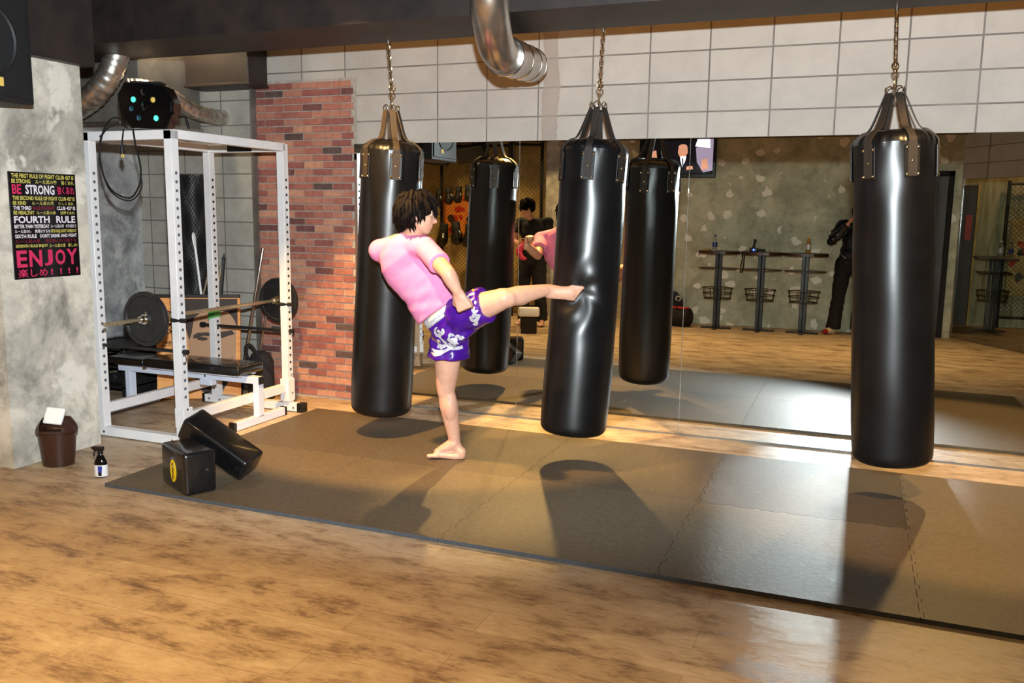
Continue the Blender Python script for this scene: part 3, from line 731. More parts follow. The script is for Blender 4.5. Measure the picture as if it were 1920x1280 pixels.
def rods():
    L = [((-4.895, 5.52, 1.20), (-4.76, 5.52, .0), .010, 'white_rod', 'thin white pole with a flat tip left of the bundle'), ((-4.805, 5.60, 1.09), (-5.16, 5.58, 0.0), .009, 'steel_bar', 'brass-coloured bar leaning left behind the painted panel'),
         ((-4.745, 5.64, 1.05), (-4.98, 5.63, 0), .009, 'steel_bar', 'brass-coloured bar leaning left, nearest the rear rack post'), ((-4.65, 5.56, 1.12), (-4.80, 5.56, 0), .014, 'rubber', 'black-tipped stick right of the rear rack post'),
         ((-4.44, 5.78, 1.19), (-4.58, 5.60, .0), .014, 'chrome', 'long shiny steel bar leaning against the alcove wall'), ((-4.40, 5.80, .82), (-4.50, 5.66, 0), .010, 'chrome', 'shorter steel bar just right of the long leaning one')]
    for i, (a, b, r, m, lab) in enumerate(L):
        t = thing('leaning_bar', lab, 'bar', (b[0], b[1], 0), 'bars leaning in the alcove')
        MB().rod(b, a, r, m, 12).build('shaft', t)
        d = (Vector(a)-Vector(b)).normalized(); A = Vector(a)
        if i == 0: MB().tube([A-d*.02, A+d*.02, A+d*.08, A+d*.11], [.01, .018, .022, .008], 'white_rod', 12, flat=.4).tube([A-d*.50, A-d*.46, A-d*.42], [.011, .02, .011], 'white_rod', 12).build('tip', t)
        if i == 3: MB().tube([A-d*.3, A-d*.05, A+d*.03], [.016, .02, .006], 'rubber', 12, flat=.5).build('tip', t)
        if i in (4, 5): MB().rod(Vector(b), Vector(b)+d*.10, r*1.9, 'rubber').build('sleeve', t)
rods()
def dark_rack():
    t = thing('dumbbell_rack', 'black dumbbell stand in the dark alcove corner behind the bench', 'weight stand', (-5.45, 5.25, 0))
    MB().box((-5.70, 5.05, 0), (-5.66, 5.45, .42), 'rubber', .004).build('side_frame', t); MB().box((-5.25, 5.05, 0), (-5.21, 5.45, .42), 'rubber', .004).build('side_frame', t)
    for z in (.10, .26, .40): MB().box((-5.70, 5.05, z), (-5.21, 5.45, z+.02), 'rubber', .004).build('shelf', t)
    k = 0
    for z in (.165, .325):
        for x in (-5.60, -5.50, -5.40, -5.31):
            d = thing('dumbbell', 'black hexagonal dumbbell on the %s shelf in the alcove, %s' % (['lower', 'upper'][z > .2], ['farthest left', 'second from the left', 'second from the right', 'farthest right'][k % 4]), 'dumbbell', (x, 5.2, z), 'dumbbells on the black stand')
            MB().rod((x, 5.13, z), (x, 5.35, z), .013, 'steel_bar').build('grip', d)
            for y in (5.10, 5.33): MB().lathe([(.036, 0), (.044, .01), (.044, .05), (.036, .06)], 'rubber', 6, Matrix.Translation((x, y+.06, z)) @ Matrix.Rotation(math.pi/2, 4, 'X')).build('head', d)
            k += 1
dark_rack()
def tool_bag():
    t = thing('cable_handle', 'black rope handle attachment on the floor below the bricks', 'cable attachment', (-4.42, 5.55, 0))
    MB().lathe([(.10, 0), (.105, .02), (.10, .30), (.07, .36), (.04, .38)], 'black_cloth', 20, Matrix.Translation((-4.37, 5.62, 0))).build('bag_body', t)
    MB().tube(bez([(-4.43, 5.55, .3), (-4.42, 5.5, .42), (-4.36, 5.5, .44), (-4.31, 5.55, .3)], 5), .012, 'black_cloth').build('handle', t)
    t['label'] = 'black soft tool bag standing behind the bench by the bricks'; t['category'] = 'bag'; t.name = 'tool_bag'
tool_bag()
def bumper():
    b = MB().lathe([(.03, 0), (.14, .0), (.15, .01), (.15, .04), (.14, .05), (.03, .05)], 'rubber', 32, Matrix.Translation((-4.86, 5.62, .16)) @ Matrix.Rotation(R(75), 4, 'X'))
    tag(b.build('weight_plate'), 'black weight plate leaning behind the orange panel', 'weight plate')
bumper()

# ------------------------------------------------------------------ poster
def text_mesh(s, font_w, h, origin, ux, uy, bold=.02):
    cu = bpy.data.curves.new('lettering', 'FONT'); cu.body = s; cu.size = 1; cu.offset = bold; cu.resolution_u = 2
    o = bpy.data.objects.new('lettering', cu); COL.objects.link(o)
    dg = bpy.context.evaluated_depsgraph_get(); me = bpy.data.meshes.new_from_object(o.evaluated_get(dg))
    bpy.data.objects.remove(o); bpy.data.curves.remove(cu)
    V = [v.co.copy() for v in me.vertices]; F = [list(p.vertices) for p in me.polygons]; bpy.data.meshes.remove(me)
    if not V: return [], []
    x0 = min(v.x for v in V); x1 = max(v.x for v in V); y0 = min(v.y for v in V); y1 = max(v.y for v in V)
    return [origin+ux*((v.x-x0)/(x1-x0)*font_w)+uy*((v.y-y0)/(y1-y0)*h) for v in V], F
def poster():
    t = thing('poster', 'black poster of pink, white and yellow boxing rules on the concrete column', 'poster', (-4.43, 3.77, 1.09))
    ya, yb, za, zb = 3.535, 3.985, 1.085, 1.69
    MB().box((-4.43, ya, za), (-4.424, yb, zb), 'poster_black', .001).build('backing', t)
    Wd = yb-ya; Hh = zb-za
    L = [  # (text, colour, x0, x1, top, bottom) in fractions
        [('THE FIRST RULE OF FIGHT CLUB 427 IS', 'ink_yellow', .04, .97, .015, .055)],
        [('BE STRONG', 'ink_yellow', .04, .31, .065, .105), ('ルール其の壱', 'ink_yellow', .38, .70, .065, .105), ('強くあれ', 'ink_yellow', .77, .97, .065, .105)],
        [('BE', 'ink_pink', .04, .17, .115, .205), ('STRONG', 'ink_white', .23, .66, .115, .205), ('強くあれ', 'ink_pink', .70, .97, .12, .20)],
        [('THE SECOND RULE OF FIGHT CLUB 427 IS', 'ink_yellow', .04, .97, .222, .26)],
        [('BE KIND', 'ink_yellow', .04, .23, .27, .305), ('ルール其の弐', 'ink_yellow', .31, .64, .27, .305), ('優しくあれ', 'ink_yellow', .71, .95, .27, .305)],
        [('THE THIRD', 'ink_white', .04, .30, .315, .35), ('RULE OF FIGHT', 'ink_dark_pink', .32, .65, .315, .35), ('CLUB 427 IS', 'ink_white', .68, .97, .315, .35)],
        [('BE HEALTHY', 'ink_yellow', .04, .34, .36, .395), ('ルール其の参', 'ink_yellow', .37, .66, .36, .395), ('健康であれ', 'ink_yellow', .73, .96, .36, .395)],
        [('FOURTH', 'ink_white', .04, .56, .408, .475), ('RULE', 'ink_white', .66, .96, .408, .475)],
        [('BETTER THAN YESTERDAY', 'ink_white', .04, .55, .488, .523), ('ルール其の四', 'ink_white', .57, .77, .488, .523), ('今日を超えろ', 'ink_white', .80, .97, .488, .523)],
        [('ルール其の伍', 'ink_white', .04, .28, .535, .568), ('無理はするな', 'ink_white', .33, .56, .535, .568), ("FIFTH RULE DON'T OVERDO IT", 'ink_yellow', .57, .97, .535, .568)],
        [("SIXTH RULE", 'ink_white', .04, .35, .58, .615), ("DON'T DRINK AND FIGHT", 'ink_white', .40, .97, .58, .615)],
        [('ルール其の陸', 'ink_dark_pink', .04, .40, .628, .664), ('酒を飲んだら闘うな', 'ink_dark_pink', .47, .96, .628, .664)],
        [('SEVENTH RULE ENJOY', 'ink_yellow', .04, .51, .675, .712), ('ルール其の漆', 'ink_yellow', .53, .78, .675, .712), ('楽しめ!', 'ink_yellow', .82, .97, .675, .712)],
        [('E', 'ink_pink', .04, .19, .73, .89), ('N', 'ink_pink', .22, .41, .73, .89), ('J', 'ink_pink', .44, .57, .73, .885), ('O', 'ink_pink', .61, .77, .73, .885), ('Y', 'ink_pink', .79, .96, .73, .885)],
        [('楽しめ', 'ink_pink', .05, .48, .905, .985), ('!', 'ink_pink', .53, .56, .915, .975), ('!', 'ink_pink', .67, .70, .915, .975), ('!', 'ink_pink', .80, .83, .915, .975), ('!', 'ink_pink', .93, .96, .915, .975)]]
    acc = {}
    for row in L:
        for s, m, x0, x1, a, b in row:
            V, F = text_mesh(s, (x1-x0)*Wd, (b-a)*Hh, Vector((-4.4232, ya+x0*Wd, zb-b*Hh)), Vector((0, 1, 0)), Vector((0, 0, 1)), .012 if ord(s[0]) > 255 else .03)
            if V: acc.setdefault(m, MB()).add(V, F, m)
    for m, b in acc.items():
        o = b.build('lettering', t); o['label'] = {'ink_yellow': 'yellow', 'ink_white': 'white', 'ink_pink': 'pink', 'ink_dark_pink': 'dark pink'}[m]+' lettering'
poster()

# ------------------------------------------------------------------ foreground left: bin, spray bottle, kick pads
def bin_():
    t = thing('waste_bin', 'brown plastic swing-lid bin with paper poking out by the column', 'trash can', (-4.285, 3.63, 0))
    m = Matrix.Translation((-4.285, 3.625, 0)) @ Matrix.Rotation(R(25), 4, 'Z'); s = (1, .92)
    MB().lathe([(.078, 0), (.086, .004), (.104, .19), (.112, .19), (.112, .203), (.106, .203)], 'bin_plastic', 40, m, s).build('bin_body', t)
    # hood: two raised cheeks with an opening between
    h = MB(); n = 24
    prof = []
    for sgn in (-1, 1):
        vs = []; fs = []
        for i in range(9):
            u = i/8; x = sgn*(.108-.045*u**1.5)
            for k in range(13):
                a = math.pi*k/12; hgt = .203+(.02+.065*u**.6)*math.sin(a)**.6*(.5+.5*u)
                vs.append(m @ Vector((x, -math.cos(a)*.098*math.sqrt(max(0, 1-(abs(x)/.116)**2))*1.0 if 1 else 0, hgt)))
        for i in range(8):
            for k in range(12): fs.append([i*13+k, i*13+k+1, (i+1)*13+k+1, (i+1)*13+k])
        h.add(vs, fs, 'bin_plastic', True)
    h.lathe([(.112, .198), (.112, .212), (.100, .218), (.092, .214)], 'bin_plastic', 40, m, s)
    h.build('hood', t)
    MB().box((-.055, -.07, -.003), (.055, .07, .003), 'bin_plastic', .002, m @ Matrix.Translation((0, 0, .225)) @ Matrix.Rotation(R(55), 4, 'X')).build('swing_flap', t)
    p = MB(); mp = m @ Matrix.Translation((-.01, -.0, .285)) @ Matrix.Rotation(R(62), 4, 'X') @ Matrix.Rotation(R(-6), 4, 'Z')
    p.box((-.055, -.045, -.012), (.055, .055, .012), 'white_plastic', .012, mp); q = p.build('paper_cup'); tag(q, 'crumpled white paper stuffed into the brown bin', 'paper'); q.name = 'crumpled_paper'
bin_()
def spray():
    t = thing('spray_bottle', 'dark trigger spray bottle with white label on the wood floor', 'spray bottle', (-3.87, 3.545, 0))
    m = Matrix.Translation((-3.87, 3.545, 0)) @ Matrix.Rotation(R(20), 4, 'Z'); s = (1, .75)
    MB().lathe([(.030, 0), (.036, .004), (.036, .075), (.032, .092), (.020, .118), (.012, .128), (.012, .140)], 'gloss_black', 28, m, s).build('bottle', t)
    MB().lathe([(.0368, .006), (.0370, .008), (.0370, .070), (.0368, .072)], 'label_white', 28, m, s).build('label', t)
    l = MB()
    for z, w, mt in ((.058, .020, 'label_blue'), (.040, .018, 'label_blue'), (.022, .016, 'black_plastic')):
        l.box((-w*.2, -.0288, z-.010), (w, -.0282, z+.010), mt, 0, m)
    l.build('print', t)
    h = MB(); h.lathe([(.013, .136), (.016, .137), (.016, .152), (.010, .156)], 'black_plastic', 16, m)
    h.box((-.040, -.010, .150), (.022, .010, .174), 'black_plastic', .004, m); h.box((-.048, -.007, .160), (-.038, .007, .172), 'black_plastic', .002, m); h.build('spray_head', t)
    MB().tube([m @ Vector(p) for p in ((-.024, 0, .152), (-.034, 0, .138), (-.036, 0, .118))], .004, 'black_plastic', 8).build('trigger', t)
spray()
def pads():
    t = thing('kick_pad', 'black kick pad standing on the mat with a yellow oval badge', 'kick pad', (-3.2, 3.55, .02), 'pair of black kick pads')
    A = Vector((-3.148, 3.405, .021)); u = Vector((-.30, .155, 0)).normalized(); v = Vector((u.y, -u.x, 0)); v = -v if v.y < 0 else v
    v = Vector((.155, .30, 0)).normalized()
    mx = Matrix(((u.x, v.x, 0, A.x), (u.y, v.y, 0, A.y), (0, 0, 1, A.z), (0, 0, 0, 1)))
    MB().box((0, 0, 0), (.33, .17, .225), 'pad_leather', .022, mx).build('pad_body', t)
    mo = mx @ Matrix(((1, 0, 0, .155), (0, 0, 1, -.001), (0, 1, 0, .105), (0, 0, 0, 1)))
    o = MB().prism([(math.cos(a)*.040, math.sin(a)*.060) for a in [2*math.pi*k/32 for k in range(32)]], -.002, 'yellow_ink', mo).build('badge', t); o['label'] = 'yellow oval badge with black lettering'
    q = MB()
    # script-like strokes inside the oval
    rnd = random.Random(2); p = [Vector((.155+.010*math.sin(i*1.9), -.0035, .06+.09*i/16)) for i in range(17)]
    q.tube([mx @ a for a in p], .0028, 'black_plastic', 5).build('badge_writing', o)
    e = MB().rod(mx @ Vector((-.001, .12, .125)), mx @ Vector((-.004, .12, .125)), .006, 'chrome', 12).build('rivet', t)
    MB().tube([mx @ Vector(p_) for p_ in ((.02, .0, .22), (.02, .17, .22))], .003, 'black_plastic', 6).build('piping', t)
    MB().box((.06, .165, .03), (.10, .185, .19), 'black_plastic', .006, mx).build('strap', t)
    # second pad lying against the first
    t = thing('kick_pad', 'black kick pad leaning diagonally against the standing one', 'kick pad', (-3.12, 3.8, .02), 'pair of black kick pads')
    C0 = Vector((-3.070, 3.82, .092)); C1 = Vector((-3.410, 3.76, .305)); ux = (C1-C0).normalized(); uy = Vector((0.25, 1, 0)); uy = (uy-ux*uy.dot(ux)).normalized(); uz = ux.cross(uy); uz = -uz if uz.z < 0 else uz
    mx = Matrix(((ux.x, uy.x, uz.x, C0.x), (ux.y, uy.y, uz.y, C0.y), (ux.z, uy.z, uz.z, C0.z), (0, 0, 0, 1)))
    MB().box((-.02, -.085, -.07), (.42, .085, .07), 'pad_leather', .022, mx).build('pad_body', t)
    MB().box((.05, -.05, -.10), (.10, .05, -.068), 'pad_leather', .01, mx).box((.24, -.05, -.10), (.29, .05, -.068), 'pad_leather', .01, mx).build('strap', t)
    MB().ell(mx @ Vector((.34, -.086, -.04)), (.010, .004, .010), 'chrome').build('rivet', t)
    g = MB()
    for i in range(3): g.box((.0+.02*i, -.0885, -.04), (.006+.02*i, -.085, .0), 'gloss_black', .001, mx)
    g.build('stitching', t)
pads()

# ------------------------------------------------------------------ rear of the room, seen in the mirror
def bar_table(x, label):
    t = thing('bar_table', label, 'table', (x, .0, 0), 'high tables along the rear wall')
    y = -.09; m = Matrix.Translation((x, y, 0))
    def stad(hw, hy, n=12):
        P = []
        for c, a0 in ((hw-hy, -90), (-(hw-hy), 90)):
            for k in range(n+1):
                a = R(a0+180*k/n); P.append((c+hy*math.cos(a), hy*math.sin(a)))
        return P
    MB().prism(stad(.272, .225), .035, 'wood_dark', m @ Matrix.Translation((0, 0, 1.0))).build('table_top', t)
    MB().prism(stad(.26, .18), .012, 'wood_dark', m @ Matrix.Translation((0, 0, .80))).build('shelf', t)
    b = MB()
    for s in (-1, 1): b.box((x+s*.023-.0215, y-.022, .02), (x+s*.023+.0215, y+.022, 1.0), 'black_plastic', .006)
    b.build('column', t)
    MB().box((x-.20, y-.03, 0), (x+.20, y+.03, .022), 'black_plastic', .006).box((x-.03, y-.18, 0), (x+.03, y+.18, .022), 'black_plastic', .006).build('base', t)
    w = MB()
    for z, r in ((.545, .20), (.475, .19), (.405, .175)):
        w.tube([(x+r*math.cos(a), y+r*.85*math.sin(a), z) for a in [2*math.pi*k/28 for k in range(28)]], .0055, 'wire_black', 6, closed=True)
    for k in range(8):
        a = 2*math.pi*(k+.5)/8; w.rod((x+.20*math.cos(a), y+.17*math.sin(a), .545), (x+.175*math.cos(a), y+.149*math.sin(a), .405), .0045, 'wire_black', 6)
    w.tube([(x-.175, y, .405), (x+.175, y, .405)], .0045, 'wire_black', 6).tube([(x, y-.149, .405), (x, y+.149, .405)], .0045, 'wire_black', 6)
    w.build('wire_basket', t)
    h = MB()
    for s in (-.24, .24): h.rod((x+s, y+.16, .975), (x+s, y+.16, 1.0), .008, 'chrome')
    h.build('bag_hook', t)
    return t
bar_table(-1.70, 'high dark wood table with wire basket, leftmost in the mirror reflection')
bar_table(-1.15, 'high dark wood table with wire basket, middle of the reflected three')
bar_table(-.605, 'high dark wood table with wire basket, reflected nearest the rightmost bag')
def bottle(x, y, z, m, cap, label, h=.21, r=.032):
    t = thing('drink_bottle', label, 'bottle', (x, y, z))
    mx = Matrix.Translation((x, y, z))
    MB().lathe([(r*.8, 0), (r, .01), (r, h*.62), (r*.45, h*.86), (r*.42, h*.93)], m, 16, mx).build('bottle_body', t)
    MB().lathe([(r*1.02, h*.25), (r*1.02, h*.55)], 'label_white' if cap != 'label_blue' else 'label_blue', 16, mx).build('label', t)
    MB().lathe([(r*.5, h*.90), (r*.5, h)], cap, 12, mx).build('cap', t)
bottle(-1.75, .0, 1.036, 'clear', 'label_blue', 'clear water bottle with blue cap on the leftmost high table')
bottle(-.58, .0, 1.036, 'tea', 'yellow_ink', 'tea bottle with pale label on the right-hand high table')
tag(MB().box((-1.90, -.03, 1.036), (-1.80, .06, 1.062), 'straw', .008).build('snack_packet'), 'yellow packet lying at the left end of the high tables', 'packet')
def handheld():
    t = thing('video_camera', 'small black camera with strap on the middle high table', 'camera', (-1.22, .02, 1.036))
    MB().box((-1.30, -.03, 1.036), (-1.20, .05, 1.09), 'black_plastic', .01).build('camera_body', t)
    MB().rod((-1.20, .01, 1.065), (-1.10, .01, 1.06), .016, 'black_plastic').build('grip', t)
    MB().tube([(-1.25, .01, 1.09), (-1.245, .01, 1.15), (-1.235, .01, 1.20)], [.02, .014, .022], 'black_plastic').build('microphone', t)
    MB().ell((-1.245, .052, 1.065), .012, 'blue_led').build('indicator_lamp', t)
    MB().tube(bez([(-1.30, .03, 1.06), (-1.36, .13, 1.045), (-1.37, .155, .95), (-1.39, .155, .80), (-1.36, .158, .79), (-1.35, .155, .90), (-1.345, .15, 1.04)], 6), .009, 'black_cloth', 6, flat=.3).build('strap', t)
handheld()
def television():
    t = thing('television', 'flat television showing a man in a suit, mounted on the rear wall', 'television', (-2.37, -.4, 2.03))
    x0, x1, z0, z1 = -2.90, -1.85, 2.0, 2.54
    MB().box((x0, -.46, z0), (x1, -.40, z1), 'black_plastic', .01).build('bezel', t)
    MB().box((x0+.04, -.401, z0+.05), (x1-.04, -.397, z1-.03), 'screen_black', 0).build('screen', t)
    MB().box((-2.5, -.5, 2.15), (-2.2, -.46, 2.4), 'black_plastic').build('wall_bracket', t)
    b = MB(); mx = Matrix(((-1, 0, 0, x1-.04), (0, 0, 1, -.397), (0, 1, 0, z0+.05), (0, 0, 0, 1)))
    # local x runs to the viewer's right when facing the set; picture is seen mirrored
    def sh(poly, m, k): b.prism([(p*.97, q*.46) for p, q in poly], .0008*(1+k), m, mx)
    sh([(.02, .02), (.98, .02), (.98, .98), (.02, .98)], 'screen_suit', 0)
    sh([(.0, .1), (.13, .05), (.22, .35), (.24, .75), (.10, 1), (0, 1)], 'screen_mauve', 1)
    sh([(.04, .75), (.25, .8), (.22, 1), (.05, 1)], 'screen_white', 2)
    sh([(.06, .15), (.16, .12), (.15, .42), (.08, .45)], 'screen_skin', 2)
    sh([(.38, .52), (.46, .50), (.49, .62), (.48, .82), (.42, .90), (.36, .82), (.35, .62)], 'screen_skin', 2)
    sh([(.34, .74), (.36, .95), (.42, .99), (.50, .93), (.50, .76), (.47, .86), (.38, .87)], 'screen_suit', 3)
    sh([(.38, .40), (.42, .20), (.45, .40), (.455, .52), (.37, .52)], 'screen_white', 2)
    sh([(.405, .25), (.42, .22), (.43, .46), (.41, .46)], 'screen_suit', 3)
    sh([(.27, .14), (.36, .12), (.36, .22), (.28, .24)], 'screen_skin', 3)
    sh([(.60, .18), (.70, .18), (.68, .40), (.61, .40)], 'screen_white', 2)
    sh([(.80, .20), (.90, .2), (.88, .65), (.80, .7), (.76, .5)], 'screen_skin', 2)
    sh([(.76, .05), (.92, .05), (.90, .22), (.78, .22)], 'screen_white', 2)
    b.build('picture', t)
television()
def gear_heap():
    t = thing('gym_bag', 'black and red duffel bag on the floor at the left of the high tables', 'bag', (-2.25, -.1, 0))
    m = Matrix.Translation((-2.27, -.10, .13)) @ Matrix.Rotation(R(14), 4, 'Z')
    MB().tube([m @ Vector(p) for p in ((-.24, 0, 0), (-.225, 0, 0), (0, 0, .005), (.225, 0, 0), (.24, 0, 0))], [.10, .122, .128, .122, .10], 'black_cloth', 20).build('bag_body', t)
    MB().box((-.215, -.03, .115), (.215, .075, .137), 'red_cloth', .012, m).build('top_panel', t)
    for y in (-.07, .10): MB().tube(bez([m @ Vector(p) for p in ((-.09, y*.8, .09), (-.05, y, .19), (.05, y, .19), (.09, y*.8, .09))], 6), .008, 'black_cloth').build('handle', t)
    q = thing('focus_pad', 'black curved training shield with a white ring leaning behind the duffel bag', 'training shield', (-2.36, -.4, 0))
    n = Matrix.Translation((-2.38, -.40, 0)) @ Matrix.Rotation(R(10), 4, 'X')
    P = [(-.19, 0), (.17, 0), (.20, .12), (.17, .30), (.08, .43), (-.06, .47), (-.17, .40), (-.22, .22)]
    MB().prism(P, .09, 'pad_leather', n @ Matrix(((1, 0, 0, 0), (0, 0, -1, .045), (0, 1, 0, 0), (0, 0, 0, 1)))).build('shell', q)
    MB().torus(n @ Vector((.10, .052, .34)), .032, .008, 'white_plastic').build('ring', q)
gear_heap()

# ------------------------------------------------------------------ cage with gloves
def fence(name, a, b, z0, z1, label, pitch=.062, cat='fence'):
    t = thing(name, label, cat, (a[0], a[1], 0))
    A = Vector((a[0], a[1], 0)); B = Vector((b[0], b[1], 0)); L = (B-A).length; d = (B-A)/L; H = z1-z0
    w = MB(); n = int((L+H)/pitch)+1
    for i in range(n):
        s = i*pitch
        for sg in (1, -1):
            # line starting at s on the bottom going up along +-
            if sg == 1: u0, v0 = (s-H, 0); 
            u_start = s-H; p0 = max(u_start, 0); p1 = min(s, L)
            if p1 <= p0: continue
            va = (p0-u_start); vb = (p1-u_start)
            if sg == -1: va, vb = H-va, H-vb
            off = Vector((-d.y, d.x, 0))*.003*sg
            w.tube([A+d*p0+Vector((0, 0, z0+va))+off, A+d*p1+Vector((0, 0, z0+vb))+off], .0026, 'fence_wire', 3, cap=False)
    w.build('chain_link_mesh', t)
    for z in (z0, z1): MB().rod(A+Vector((0, 0, z)), B+Vector((0, 0, z)), .02, 'wire_black', 10).build('rail', t)
    k = max(1, round(L/1.4))
    for i in range(k+1):
        p = A+d*(L*i/k); MB().rod((p.x, p.y, 0), (p.x, p.y, z1+.04), .024, 'wire_black', 10).build('post', t)
    return t
fence('cage_fence', (-6.9, -.12), (-4.72, -.12), .15, 2.45, 'chain-link cage wall hung with gloves, seen in the left mirror')
fence('cage_fence', (-4.66, -.10), (-4.28, -.26), .15, 2.46, 'narrow chain-link panel beside the rear pillar behind the man in black')
def glove(x, y, z, s, rz, tilt, label, grp):
    t = thing('boxing_glove', label, 'boxing glove', (x, y, z), grp)
    m = Matrix.Translation((x, y, z)) @ Matrix.Rotation(rz, 4, 'Z') @ Matrix.Rotation(tilt, 4, 'Y') @ Matrix.Scale(s, 4)
    b = MB(); b.tube([m @ Vector(p) for p in ((0, 0, .15), (0, 0, .08), (0, 0, .02), (.0, .01, -.05), (.0, .02, -.10), (0, .02, -.135), (0, .02, -.15))], [.055*s, .056*s, .064*s, .078*s, .075*s, .05*s, .01*s], 'glove_leather', 14)
    b.build('mitt', t)
    MB().tube([m @ Vector(p) for p in ((.05, .02, .03), (.085, .035, -.02), (.075, .05, -.07))], [.024*s, .032*s, .018*s], 'glove_leather', 10).build('thumb', t)
    MB().tube([m @ Vector(p) for p in ((0, 0, .155), (0, 0, .075))], [.058*s, .060*s], 'rubber', 14).build('cuff', t)
xs = [-5.80, -5.64, -5.48, -5.32, -5.16]
posn = ['first from the left', 'second from the left', 'middle', 'second from the right', 'rightmost']
for i, x in enumerate(xs): glove(x, -.01, 1.70+.022*i, .82, .25*(-1)**i, .06*(-1)**i, 'black boxing glove in the upper row on the cage, '+posn[i], 'gloves in the upper row')
for i, x in enumerate((-5.72, -5.50, -5.30, -5.08)): glove(x, .0, 1.15+.03*(i % 2), 1.12, .3*(-1)**i+.5, .16*(-1)**i, 'large black boxing glove in the lower row, '+['leftmost', 'second from the left', 'second from the right', 'rightmost'][i], 'gloves in the lower row')
def cage_picture():
    t = thing('wall_picture', 'red and orange graffiti picture behind the cage wire', 'picture', (-5.62, -.5, 1.2))
    MB().box((-6.0, -.49, 1.15), (-5.2, -.47, 1.78), 'art_orange', .003).build('panel', t)
    b = MB(); rnd = random.Random(8)
    for k in range(26):
        c = Vector((rnd.uniform(-5.94, -5.3), rnd.uniform(1.2, 1.72))); r = rnd.uniform(.02, .07)
        P = [(c.x+r*rnd.uniform(.5, 1.2)*math.cos(a), c.y+r*rnd.uniform(.5, 1.2)*math.sin(a)) for a in [2*math.pi*j/9 for j in range(9)]]
        b.prism(P, -.003-.0004*k, rnd.choice(['art_red', 'art_red', 'art_dark', 'straw', 'art_red']), Matrix(((1, 0, 0, 0), (0, 0, -1, -.47), (0, 1, 0, 0), (0, 0, 0, 1))))
    b.build('paint_shapes', t)
cage_picture()
for i, (x, z) in enumerate(((-5.85, 2.30), (-5.25, 2.33))):
    t = thing('stage_speaker', ['dark tilted monitor hung above the gloves, left one', 'dark tilted monitor hung above the gloves, right one'][i], 'speaker', (x, -.0, z))
    m = Matrix.Translation((x, .02, z)) @ Matrix.Rotation(R(-28), 4, 'X') @ Matrix.Rotation(R(8-16*i), 4, 'Y')
    MB().box((-.22, -.08, -.10), (.22, .08, .12), 'speaker_black', .01, m).build('cabinet', t)
    MB().rod((x, .02, z+.08), (x, .02, 2.52), .012, 'black_plastic').build('bracket', t)
def foam_bench():
    t = thing('exercise_bench', 'pale padded bench in front of the cage, reflected above the kicking leg', 'bench', (-3.9, 1.2, 0))
    m = Matrix.Translation((-3.85, 1.35, 0)) @ Matrix.Rotation(R(68), 4, 'Z')
    MB().box((-.30, -.13, .19), (.30, .13, .31), 'white_plastic', .03, m @ Matrix.Rotation(R(-6), 4, 'Y')).build('pad', t)
    for s in (-.22, .22): MB().box((s-.03, -.10, 0), (s+.03, .10, .20), 'black_plastic', .005, m).build('leg', t)
foam_bench()

def annex():
    t = thing('bar_table', 'high dark table beyond the glass panels at the right edge', 'table', (1.72, -1.5, 0)); x, y = 1.72, -1.5
    MB().box((x-.24, y-.30, .97), (x+.24, y+.30, 1.0), 'wood_dark', .01).build('table_top', t)
    MB().box((x-.2, y-.24, .78), (x+.2, y+.24, .795), 'wood_dark', .005).build('shelf', t)
    b = MB()
    for dx in (-.05, 0, .05): b.box((x+dx-.018, y-.02, .02), (x+dx+.018, y+.02, .97), 'black_plastic', .004)
    b.build('column', t)
    MB().box((x-.2, y-.03, 0), (x+.2, y+.03, .02), 'black_plastic', .004).box((x-.03, y-.2, 0), (x+.03, y+.2, .02), 'black_plastic', .004).build('base', t)
    w = MB()
    for z, r_ in ((.55, .2), (.48, .19), (.41, .175)): w.tube([(x+r_*math.cos(a), y+r_*math.sin(a), z) for a in [2*math.pi*k/24 for k in range(24)]], .006, 'wire_black', 6, closed=True)
    for k in range(8): a = 2*math.pi*(k+.5)/8; w.rod((x+.2*math.cos(a), y+.2*math.sin(a), .55), (x+.175*math.cos(a), y+.175*math.sin(a), .41), .005, 'wire_black', 6)
    w.build('wire_basket', t)
    bottle(1.76, -1.42, 1.0, 'clear', 'white_plastic', 'clear bottle on the high table beyond the glass', .22, .035)
    bottle(1.90, -1.55, 1.0, 'clear', 'label_blue', 'second clear bottle on the table beyond the glass, at the frame edge', .20, .03)
    fence('cage_fence', (1.87, -2.0), (3.7, -2.0), .15, 1.98, 'chain-link panel beyond the glass at the right edge')
    u = thing('wall_picture', 'red and white picture behind the chain-link at the right edge', 'picture', (2.0, -2.1, .5))
    MB().box((1.95, -2.1, .45), (2.6, -2.07, 1.5), 'cage_concrete', .003).build('panel', u)
    b = MB(); rnd = random.Random(5)
    for k in range(22):
        c = Vector((rnd.uniform(2.0, 2.5), rnd.uniform(.55, 1.4))); r_ = rnd.uniform(.03, .09)
        P = [(c.x+r_*rnd.uniform(.5, 1.2)*math.cos(a), c.y+r_*rnd.uniform(.5, 1.2)*math.sin(a)) for a in [2*math.pi*j/9 for j in range(9)]]
        b.prism(P, -.003-.0004*k, rnd.choice(['art_red', 'label_white', 'black_plastic', 'art_red']), Matrix(((1, 0, 0, 0), (0, 0, -1, -2.07), (0, 1, 0, 0), (0, 0, 0, 1))))
    b.build('paint_shapes', u)
annex()

